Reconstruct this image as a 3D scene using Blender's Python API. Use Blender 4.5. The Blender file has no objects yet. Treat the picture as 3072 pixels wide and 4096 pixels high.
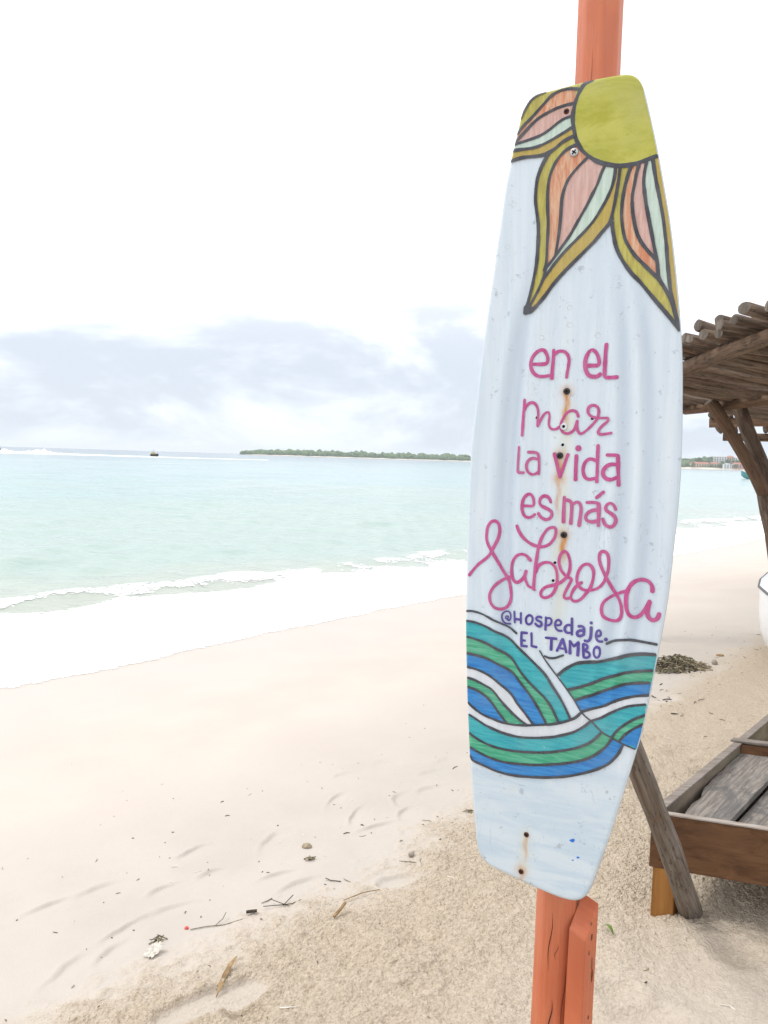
import bpy, math, random
import numpy as np
from mathutils import Vector, Matrix
from mathutils.geometry import delaunay_2d_cdt

random.seed(11)
rng = np.random.default_rng(11)
scene = bpy.context.scene
COL = scene.collection

# ------------------------------------------------------------------ camera
cam_data = bpy.data.cameras.new('camera')
cam_data.sensor_fit = 'VERTICAL'
cam_data.sensor_height = 24.0
cam_data.lens = 24.0 * 3077.0 / 4096.0
cam_data.clip_start = 0.05
cam_data.clip_end = 60000.0
camera = bpy.data.objects.new('camera', cam_data)
COL.objects.link(camera)
ROLL = math.radians(1.7813)
PITCH = math.radians(4.0135)
f0 = Vector((0, math.cos(PITCH), -math.sin(PITCH)))
r0 = Vector((1, 0, 0))
u0 = Vector((0, math.sin(PITCH), math.cos(PITCH)))
cr_ = r0 * math.cos(ROLL) + u0 * math.sin(ROLL)
cu_ = u0 * math.cos(ROLL) - r0 * math.sin(ROLL)
camera.matrix_world = Matrix(((cr_.x, cu_.x, -f0.x, 0.0), (cr_.y, cu_.y, -f0.y, 0.0), (cr_.z, cu_.z, -f0.z, 1.5), (0, 0, 0, 1)))
scene.camera = camera

# ------------------------------------------------------------------ sky, sun, exposure
SUN_ELEV, SUN_AZ = math.radians(54), math.radians(-74)      # azimuth clockwise from +Y; the sun stands over the sea
world = bpy.data.worlds.new('World')
scene.world = world
world.use_nodes = True
wt = world.node_tree
wt.nodes.clear()
def wn(t, **k):
    n = wt.nodes.new(t)
    for a, b in k.items():
        setattr(n, a, b)
    return n
def wmath(op, a, b=None, clamp=False):
    n = wn('ShaderNodeMath', operation=op, use_clamp=clamp)
    for i, v in enumerate((a, b)):
        if v is None: continue
        if isinstance(v, (int, float)): n.inputs[i].default_value = v
        else: wt.links.new(v, n.inputs[i])
    return n.outputs[0]
out = wn('ShaderNodeOutputWorld')
bg = wn('ShaderNodeBackground')
bg.inputs['Strength'].default_value = 0.1
sky = wn('ShaderNodeTexSky', sky_type='NISHITA')
sky.sun_disc = False
sky.sun_elevation = SUN_ELEV
sky.sun_rotation = SUN_AZ
sky.air_density = 1.0
sky.dust_density = 2.0
tc = wn('ShaderNodeTexCoord')
sep = wn('ShaderNodeSeparateXYZ')
wt.links.new(tc.outputs['Generated'], sep.inputs[0])
zc = wmath('MAXIMUM', sep.outputs['Z'], 0.0)
CLOUD_X, CLOUD_Y = 15.3, 8.1
# banks of cloud over the horizon
noise = wn('ShaderNodeTexNoise')
noise.inputs['Scale'].default_value = 3.1
noise.inputs['Detail'].default_value = 7.0
noise.inputs['Roughness'].default_value = 0.57
noise.inputs['Distortion'].default_value = 0.35
cmap = wn('ShaderNodeMapping')
cmap.inputs['Location'].default_value = (CLOUD_X, CLOUD_Y, 0)
cmap.inputs['Scale'].default_value = (1.0, 1.0, 2.3)
wt.links.new(tc.outputs['Generated'], cmap.inputs[0])
wt.links.new(cmap.outputs[0], noise.inputs['Vector'])
cl = wn('ShaderNodeMapRange')
cl.interpolation_type = 'SMOOTHSTEP'
cl.inputs['From Min'].default_value = 0.455
cl.inputs['From Max'].default_value = 0.62
wt.links.new(noise.outputs['Fac'], cl.inputs['Value'])
low = wn('ShaderNodeMapRange')                       # overcast luminance rises from horizon to zenith
low.interpolation_type = 'SMOOTHSTEP'
low.inputs['From Min'].default_value = 0.0
low.inputs['From Max'].default_value = 0.34
wt.links.new(zc, low.inputs['Value'])
deck = wn('ShaderNodeMix', data_type='RGBA')
deck.inputs[6].default_value = (8.7, 9.2, 10.1, 1)
deck.inputs[7].default_value = (12.6, 12.6, 12.8, 1)
wt.links.new(low.outputs[0], deck.inputs[0])
dark = wn('ShaderNodeMix', data_type='RGBA')
dark.inputs[7].default_value = (5.8, 6.4, 7.3, 1)
wt.links.new(deck.outputs[2], dark.inputs[6])
hi = wn('ShaderNodeMapRange')
hi.interpolation_type = 'SMOOTHSTEP'
hi.inputs['From Min'].default_value = 0.10
hi.inputs['From Max'].default_value = 0.34
hi.inputs['To Min'].default_value = 0.9
hi.inputs['To Max'].default_value = 0.12
wt.links.new(zc, hi.inputs['Value'])
wt.links.new(wmath('MULTIPLY', cl.outputs[0], hi.outputs[0]), dark.inputs[0])
mixs = wn('ShaderNodeMix', data_type='RGBA')
mixs.inputs[0].default_value = 0.9
wt.links.new(sky.outputs[0], mixs.inputs[6])
wt.links.new(dark.outputs[2], mixs.inputs[7])
wt.links.new(mixs.outputs[2], bg.inputs['Color'])
wt.links.new(bg.outputs[0], out.inputs['Surface'])

sun_data = bpy.data.lights.new('sun', 'SUN')
sun_data.energy = 1.4
sun_data.angle = math.radians(22)
sun_data.color = (1.0, 0.96, 0.90)
sun = bpy.data.objects.new('sun', sun_data)
COL.objects.link(sun)
sd = Vector((math.sin(SUN_AZ) * math.cos(SUN_ELEV), math.cos(SUN_AZ) * math.cos(SUN_ELEV), math.sin(SUN_ELEV)))
sun.rotation_euler = sd.to_track_quat('Z', 'Y').to_euler()

scene.view_settings.view_transform = 'Standard'
scene.view_settings.look = 'None'
scene.view_settings.gamma = 1.0
scene.view_settings.use_curve_mapping = False
scene.view_settings.exposure = 0.32
scene.render.engine = 'CYCLES'
scene.cycles.use_denoising = True
scene.cycles.adaptive_threshold = 0.008
scene.cycles.denoising_input_passes = 'RGB_ALBEDO_NORMAL'
scene.cycles.max_bounces = 6
scene.cycles.volume_bounces = 1
scene.cycles.diffuse_bounces = 3
scene.cycles.transparent_max_bounces = 8
scene.cycles.caustics_reflective = False
scene.cycles.caustics_refractive = False

# ------------------------------------------------------------------ node helpers
class NT:
    def __init__(s, name):
        s.m = bpy.data.materials.new(name); s.m.use_nodes = True
        s.t = s.m.node_tree; s.t.nodes.clear()
        s.o = s.t.nodes.new('ShaderNodeOutputMaterial')
        s.b = s.t.nodes.new('ShaderNodeBsdfPrincipled')
        s.t.links.new(s.b.outputs[0], s.o.inputs[0])
        s.tc = s.t.nodes.new('ShaderNodeTexCoord')
    def put(s, sock, v):
        if v is None: return
        if hasattr(v, 'node'): s.t.links.new(v, sock)
        elif isinstance(v, (tuple, list)) and len(v) == 3 and sock.type == 'RGBA': sock.default_value = (*v, 1)
        else: sock.default_value = v
    def set(s, **k):
        for a, v in k.items():
            s.put(s.b.inputs[{'col': 'Base Color', 'rough': 'Roughness', 'spec': 'Specular IOR Level', 'normal': 'Normal', 'metal': 'Metallic', 'ior': 'IOR', 'alpha': 'Alpha'}[a]], v)
    def math(s, op, a, b=None, clamp=False):
        n = s.t.nodes.new('ShaderNodeMath'); n.operation = op; n.use_clamp = clamp
        s.put(n.inputs[0], a); s.put(n.inputs[1], b); return n.outputs[0]
    def coord(s, kind='Object', scale=(1, 1, 1), loc=(0, 0, 0), rot=0.0):
        mp = s.t.nodes.new('ShaderNodeMapping'); mp.vector_type = 'POINT'; mp.inputs['Rotation'].default_value = (0, 0, rot); mp.inputs['Scale'].default_value = scale; mp.inputs['Location'].default_value = loc
        if kind == 'World':
            g = s.t.nodes.new('ShaderNodeNewGeometry'); s.t.links.new(g.outputs['Position'], mp.inputs[0])
        else:
            s.t.links.new(s.tc.outputs[kind], mp.inputs[0])
        return mp.outputs[0]
    def noise(s, vec, scale=5, detail=4, rough=.55, dist=0, out='Fac'):
        n = s.t.nodes.new('ShaderNodeTexNoise'); s.put(n.inputs['Vector'], vec)
        n.inputs['Scale'].default_value = scale; n.inputs['Detail'].default_value = detail
        n.inputs['Roughness'].default_value = rough; n.inputs['Distortion'].default_value = dist
        return n.outputs[out]
    def voro(s, vec, scale=5, feature='F1'):
        n = s.t.nodes.new('ShaderNodeTexVoronoi'); s.put(n.inputs['Vector'], vec); n.inputs['Scale'].default_value = scale; n.feature = feature
        return n.outputs['Distance']
    def rng(s, v, a, b, c=0., d=1., smooth=True):
        n = s.t.nodes.new('ShaderNodeMapRange'); n.interpolation_type = 'SMOOTHSTEP' if smooth else 'LINEAR'
        s.put(n.inputs['Value'], v); n.inputs['From Min'].default_value = a; n.inputs['From Max'].default_value = b
        n.inputs['To Min'].default_value = c; n.inputs['To Max'].default_value = d; return n.outputs[0]
    def mix(s, f, a, b, mode='MIX'):
        n = s.t.nodes.new('ShaderNodeMix'); n.data_type = 'RGBA'; n.blend_type = mode
        s.put(n.inputs[0], f); s.put(n.inputs[6], a); s.put(n.inputs[7], b); return n.outputs[2]
    def bump(s, h, strength=.3, dist=.01, normal=None):
        n = s.t.nodes.new('ShaderNodeBump'); n.inputs['Strength'].default_value = strength; n.inputs['Distance'].default_value = dist
        s.put(n.inputs['Height'], h); s.put(n.inputs['Normal'], normal); return n.outputs[0]
    def attr(s, name):
        n = s.t.nodes.new('ShaderNodeAttribute'); n.attribute_name = name; return n.outputs['Fac']
    def obrand(s):
        n = s.t.nodes.new('ShaderNodeObjectInfo'); return n.outputs['Random']

M = {}
def simple(name, col, rough=.6, spec=.3, var=.12, scale=8, kind='Object', bump=0.0):
    t = NT(name); nz = t.noise(t.coord(kind), scale, 5)
    dk = tuple(c * (1 - var) for c in col); lt = tuple(min(1, c * (1 + var)) for c in col)
    t.set(col=t.mix(t.rng(nz, .3, .7), dk, lt), rough=rough, spec=spec)
    if bump: t.set(normal=t.bump(nz, bump, .01))
    M[name] = t.m; return t.m

# ------------------------------------------------------------------ object helpers
def tag(o, label=None, cat=None, group=None, kind=None):
    if label: o['label'] = label
    if cat: o['category'] = cat
    if group: o['group'] = group
    if kind: o['kind'] = kind
    return o
def empty(name, loc=(0, 0, 0), label=None, cat=None, group=None):
    o = bpy.data.objects.new(name, None); COL.objects.link(o); o.location = loc; o.empty_display_size = .1
    return tag(o, label, cat, group)
def link(name, me, parent=None, loc=None):
    o = bpy.data.objects.new(name, me); COL.objects.link(o)
    if parent is not None: o.parent = parent
    if loc is not None: o.location = loc
    return o
def mesh(name, verts, faces, mat, smooth=False, uvs=None, mats=None, fmat=None):
    me = bpy.data.meshes.new(name)
    me.from_pydata([tuple(v) for v in verts], [], [tuple(f) for f in faces])
    for m in (mats or [mat]): me.materials.append(m)
    if fmat is not None: me.polygons.foreach_set('material_index', fmat)
    if smooth: me.polygons.foreach_set('use_smooth', [True] * len(me.polygons))
    if uvs is not None:
        l = me.uv_layers.new(name='UVMap')
        vi = np.empty(len(me.loops), dtype=np.int32); me.loops.foreach_get('vertex_index', vi)
        l.data.foreach_set('uv', np.asarray(uvs, dtype=np.float32)[vi].ravel())
    me.update(); return me
def grid_mesh(name, X, Y, Z, mat, attrs=None, smooth=True):
    ny, nx = X.shape
    me = bpy.data.meshes.new(name)
    co = np.stack([X, Y, Z], -1).reshape(-1, 3).astype(np.float32)
    idx = np.arange(nx * ny, dtype=np.int32).reshape(ny, nx)
    q = np.stack([idx[:-1, :-1], idx[:-1, 1:], idx[1:, 1:], idx[1:, :-1]], -1).reshape(-1, 4)
    me.vertices.add(len(co)); me.vertices.foreach_set('co', co.ravel())
    me.loops.add(q.size); me.loops.foreach_set('vertex_index', q.ravel())
    me.polygons.add(len(q)); me.polygons.foreach_set('loop_start', np.arange(0, q.size, 4, dtype=np.int32))
    me.polygons.foreach_set('loop_total', np.full(len(q), 4, dtype=np.int32))
    if smooth: me.polygons.foreach_set('use_smooth', np.ones(len(q), dtype=bool))
    me.materials.append(mat)
    for k, v in (attrs or {}).items():
        a = me.attributes.new(k, 'FLOAT', 'POINT'); a.data.foreach_set('value', v.astype(np.float32).ravel())
    me.update(calc_edges=True); return me
def frames(P):
    P = [Vector(p) for p in P]; T = []
    for i in range(len(P)):
        a = P[max(0, i - 1)]; b = P[min(len(P) - 1, i + 1)]; T.append((b - a).normalized())
    ref = Vector((0, 0, 1)) if abs(T[0].z) < .9 else Vector((1, 0, 0))
    N = []; n = (ref - T[0] * ref.dot(T[0])).normalized()
    for t in T:
        n = (n - t * n.dot(t)).normalized(); N.append(n.copy())
    return P, T, N
def tube(P, R, n=10, caps=True, wob=0.0, seed=0, endtilt=0.0):
    """verts, faces, uvs, material index of each face (1 on cut ends)"""
    r_ = random.Random(seed); P, T, N = frames(P)
    if not hasattr(R, '__len__'): R = [R] * len(P)
    V, F, UV, FM = [], [], [], []; d = 0.0
    base = [1 + wob * r_.uniform(-1, 1) for _ in range(n)]
    for i, p in enumerate(P):
        if i: d += (P[i] - P[i - 1]).length
        B = T[i].cross(N[i])
        for k in range(n):
            a = 2 * math.pi * k / n
            rr = R[i] * base[k] * (1 + wob * .4 * r_.uniform(-1, 1))
            q = p + (N[i] * math.cos(a) + B * math.sin(a)) * rr
            if endtilt and i in (0, len(P) - 1): q = q + T[i] * endtilt * rr * math.cos(a + seed)
            V.append(q); UV.append((k / n * 6.283 * R[0], d + seed * 1.37 % 50))
    for i in range(len(P) - 1):
        for k in range(n):
            k2 = (k + 1) % n
            F.append((i * n + k, i * n + k2, (i + 1) * n + k2, (i + 1) * n + k)); FM.append(0)
    if caps:
        F.append(tuple(range(n))[::-1]); FM.append(1)
        F.append(tuple((len(P) - 1) * n + k for k in range(n))); FM.append(1)
    return V, F, UV, FM
def tube_obj(name, P, R, mats, parent=None, n=10, wob=.05, seed=0, smooth=True, endtilt=0.0):
    V, F, UV, FM = tube(P, R, n, True, wob, seed, endtilt)
    me = mesh(name, V, F, None, smooth, UV, mats=list(mats) if len(mats) > 1 else [mats[0], mats[0]], fmat=FM)
    if smooth:
        sm = [fm == 0 for fm in FM]; me.polygons.foreach_set('use_smooth', sm)
    return link(name, me, parent)
def box_vf(x0, x1, y0, y1, z0, z1):
    v = [(x, y, z) for z in (z0, z1) for y in (y0, y1) for x in (x0, x1)]
    f = [(0, 2, 3, 1), (4, 5, 7, 6), (0, 1, 5, 4), (2, 6, 7, 3), (0, 4, 6, 2), (1, 3, 7, 5)]
    return v, f
def prism_vf(poly, z0, z1s):
    """vertical prism over a plan polygon (counter-clockwise); z1s = one top height for each corner"""
    n = len(poly)
    if not hasattr(z1s, '__len__'): z1s = [z1s] * n
    z0s = z0 if hasattr(z0, '__len__') else [z0] * n
    v = [(x, y, z) for (x, y), z in zip(poly, z0s)] + [(x, y, z) for (x, y), z in zip(poly, z1s)]
    f = [tuple(range(n))[::-1], tuple(range(n, 2 * n))] + [(i, (i + 1) % n, n + (i + 1) % n, n + i) for i in range(n)]
    return v, f
def bevel(o, w=.003, seg=2):
    m = o.modifiers.new('bevel', 'BEVEL'); m.width = w; m.segments = seg; m.limit_method = 'ANGLE'; m.angle_limit = math.radians(35)
    return o
def merge(parts):
    V, F = [], []
    for v, f in parts:
        o = len(V); V += list(v); F += [tuple(i + o for i in q) for q in f]
    return V, F

# value noise on numpy arrays
_perm = rng.permutation(4096).astype(np.int64)
_val = rng.random(4096)
def vnoise(x, y, seed=0):
    xi = np.floor(x).astype(np.int64); yi = np.floor(y).astype(np.int64)
    fx = x - xi; fy = y - yi
    fx = fx * fx * fx * (fx * (fx * 6 - 15) + 10); fy = fy * fy * fy * (fy * (fy * 6 - 15) + 10)
    h = lambda a, b: _val[_perm[(_perm[(a + seed * 131) & 4095] + b) & 4095]]
    return (h(xi, yi) * (1 - fx) + h(xi + 1, yi) * fx) * (1 - fy) + (h(xi, yi + 1) * (1 - fx) + h(xi + 1, yi + 1) * fx) * fy
def fbm(x, y, oct=4, seed=0, gain=.5):
    s = 0; a = 1; tot = 0
    for i in range(oct):
        s = s + a * vnoise(x * 2 ** i + 17.3 * i, y * 2 ** i - 9.1 * i, seed + i); tot += a; a *= gain
    return s / tot
def sstep(a, b, x):
    t = np.clip((x - a) / (b - a), 0, 1); return t * t * (3 - 2 * t)
def spaced(core0, core1, step, lo, hi, grow):
    c = list(np.arange(core0, core1 + step * .5, step)); s = step; x = c[-1]
    while x < hi: s *= grow; x += s; c.append(x)
    s = step; x = c[0]; l = []
    while x > lo: s *= grow; x -= s; l.append(x)
    return np.array(l[::-1] + c)

# ------------------------------------------------------------------ shore coordinates
SEA_Z = -0.5
NX, NY = -0.745, 0.667          # seaward direction
TX, TY = 0.667, 0.745           # along the shore, away from the camera
def shore(x, y): return NX * x + NY * y - 6.675, TX * x + TY * y
def base_height(s):
    z = SEA_Z - .083 * s
    return np.where(s < -5.4, 0.0 - .052 * np.exp(-np.clip(-5.4 - s, 0, 50) / .62), z) if hasattr(s, '__len__') else (z if s > -5.4 else -.052 * math.exp((s + 5.4) / .62))
FOOT = [(-1.019, 2.781), (-1.163, 2.672), (-0.816, 2.527), (-0.68, 2.636), (-0.926, 2.289), (-0.602, 2.896), (-0.357, 2.87), (-0.266, 2.783), (-0.727, 3.097), (-0.409, 3.161), (-0.755, 2.788), (-0.807, 2.378), (-0.059, 3.444), (0.158, 3.605), (0.309, 3.707), (0.062, 4.111), (-0.132, 3.959), (0.166, 3.444), (0.017, 3.285), (0.311, 3.943), (-0.168, 3.596), (0.396, 4.104), (2.868, 7.383), (3.178, 7.609), (3.208, 7.327), (3.121, 7.916), (4.304, 9.131), (3.774, 8.461), (3.486, 8.17)]
PATCHES = [(-0.45, 2.101, 0.2, 0.068, 0.62), (0.093, 2.815, 0.085, 0.055, 0.2), (1.972, 5.236, 0.16, 0.1, 0.6)]
MOUND = (0.131, 2.255)
SPOT = {'paper': (-0.697, 2.376), 'cap': (-0.631, 2.526), 'bark': (-0.422, 2.606), 'leaf': (-0.439, 2.199), 'stone': (-0.28, 3.122), 'weed': (-0.254, 3.016), 'stone2': (0.153, 3.011), 'bark2': (-0.11, 2.582), 'weed2': (0.435, 3.44), 'twigA': (-0.318, 2.656), 'twigB': (-0.566, 2.536), 'twigC': (-0.151, 2.844), 'twigD': (0.154, 2.951), 'stick_end': (-0.033, 2.721), 'greenleaf': (0.767, 2.426), 'red': (2.959, 6.59), 'shell': (2.78, 6.288), 'darkA': (-0.707, 2.453), 'seaweed': (2.458, 6.161)}
BOARD_OUTLINE=[-197.3,-72.5,-197.3,-83,-197.2,-94.1,-197.1,-104.2,-196.9,-115.3,-196.7,-126.7,-195.9,-168.6,-195.8,-176.8,-195.6,-185,-195.4,-193.9,-195.1,-202.8,-194.7,-213.6,-194.4,-223.5,-193.9,-234.5,-193.4,-246.4,-192.9,-259,-192.3,-269.7,-191.7,-281.1,-191,-292.8,-190.3,-304.6,-189.6,-316.3,-188.8,-327.7,-188,-339.2,-187.2,-350.6,-183.7,-397.2,-182.7,-409,-181.8,-420.4,-180.9,-431,-174.1,-503.6,-173.4,-511.3,-162.9,-594.2,-161.6,-605,-160.1,-615.5,-151.7,-674,-150.2,-682.6,-147.7,-692,-144.9,-698.9,-138.6,-707.6,-129.3,-713.9,-117.2,-717.9,-67,-727.1,-57.6,-728.8,-18.9,-735.1,-10,-736.5,2,-737.8,12.2,-738.5,19.6,-738.8,25.8,-738.6,32.8,-738,39.3,-736.6,49.8,-731.5,57.3,-722.3,60.4,-716.4,63.3,-709.4,65.8,-702.1,69,-691.1,71.4,-682.3,88.2,-618.9,90.9,-608.2,93.6,-596.9,108.6,-532,110.8,-522.2,132.1,-426.7,134,-416.3,135.5,-407.1,137.1,-396.8,138.6,-386.5,140,-376.7,141.4,-367,142.7,-357,144.1,-346.5,145.5,-335.8,146.9,-325,148.2,-314.6,157.5,-239.3,158.8,-228.7,160,-217.6,161,-208.3,162,-198.6,162.9,-188.7,163.8,-178.7,164.5,-168.7,165.1,-158.5,169.7,-65.6,170.2,-54.2,170.7,-42.5,171,-33.3,171.2,-23.9,171.5,-14.5,171.9,4.1,172.1,13.1,172.2,22.3,172.2,32.1,172.1,42.6,171.8,53.6,171.5,65,170.9,86.1,170.7,95.9,170.4,105.8,170,115.8,169.7,125.7,169.3,135.7,168.8,146,168.4,156.1,167.9,165.8,167.5,174.6,166.8,187.1,166.1,198,165.4,208.8,164.5,220.4,163.6,231.9,162.6,242.9,161.5,253.6,160.4,263.7,159.4,272.1,153.3,320,152,329.3,150.7,338.9,149.3,348.8,147.7,359,146.1,369.6,144.4,380.5,142.6,391.7,140.7,402.9,138.8,414.4,136.7,426.1,134.6,437.9,132.4,449.4,130.1,460.7,127.8,471.8,125.4,482.8,120.7,504.5,118.3,515.4,116,525.8,113.8,535.6,111.2,547.1,108.7,557.5,106.3,567.7,103.8,577.9,101.3,587.9,98.8,597.6,96.3,607,86.7,642.8,84.7,650.1,82.5,657.4,74.8,672.2,67.2,679.1,57.5,682.7,50.8,683.3,33.7,684,23.3,684.3,15.6,684.4,7.3,684.3,-1.6,684.1,-11.2,683.9,-21.4,683.5,-32,682.8,-95.4,678.5,-102.6,677.6,-111.8,670.3,-115.8,663.7,-119.3,656.2,-121.9,649.3,-124.1,641.6,-145.9,541.1,-147.4,532.1,-148.7,522,-150,511.1,-155.2,468.5,-156.4,458,-157.6,447.6,-178.8,265.3,-179.4,259.1,-187.4,171.8,-188.5,160.5,-189.5,149.3,-191.4,128.2,-192.3,118,-193.1,108.4,-193.9,99.8,-194.6,90.7,-195.1,83.2,-195.5,74.7,-195.8,64.5,-196,53.3,-196.4,31.3,-196.5,20.7,-196.7,9.8,-196.8,-0.9,-197,-11.2,-197.1,-21.5,-197.1,-32,-197.2,-43.2,-197.2,-52.6,-197.3,-62.3]
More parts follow.
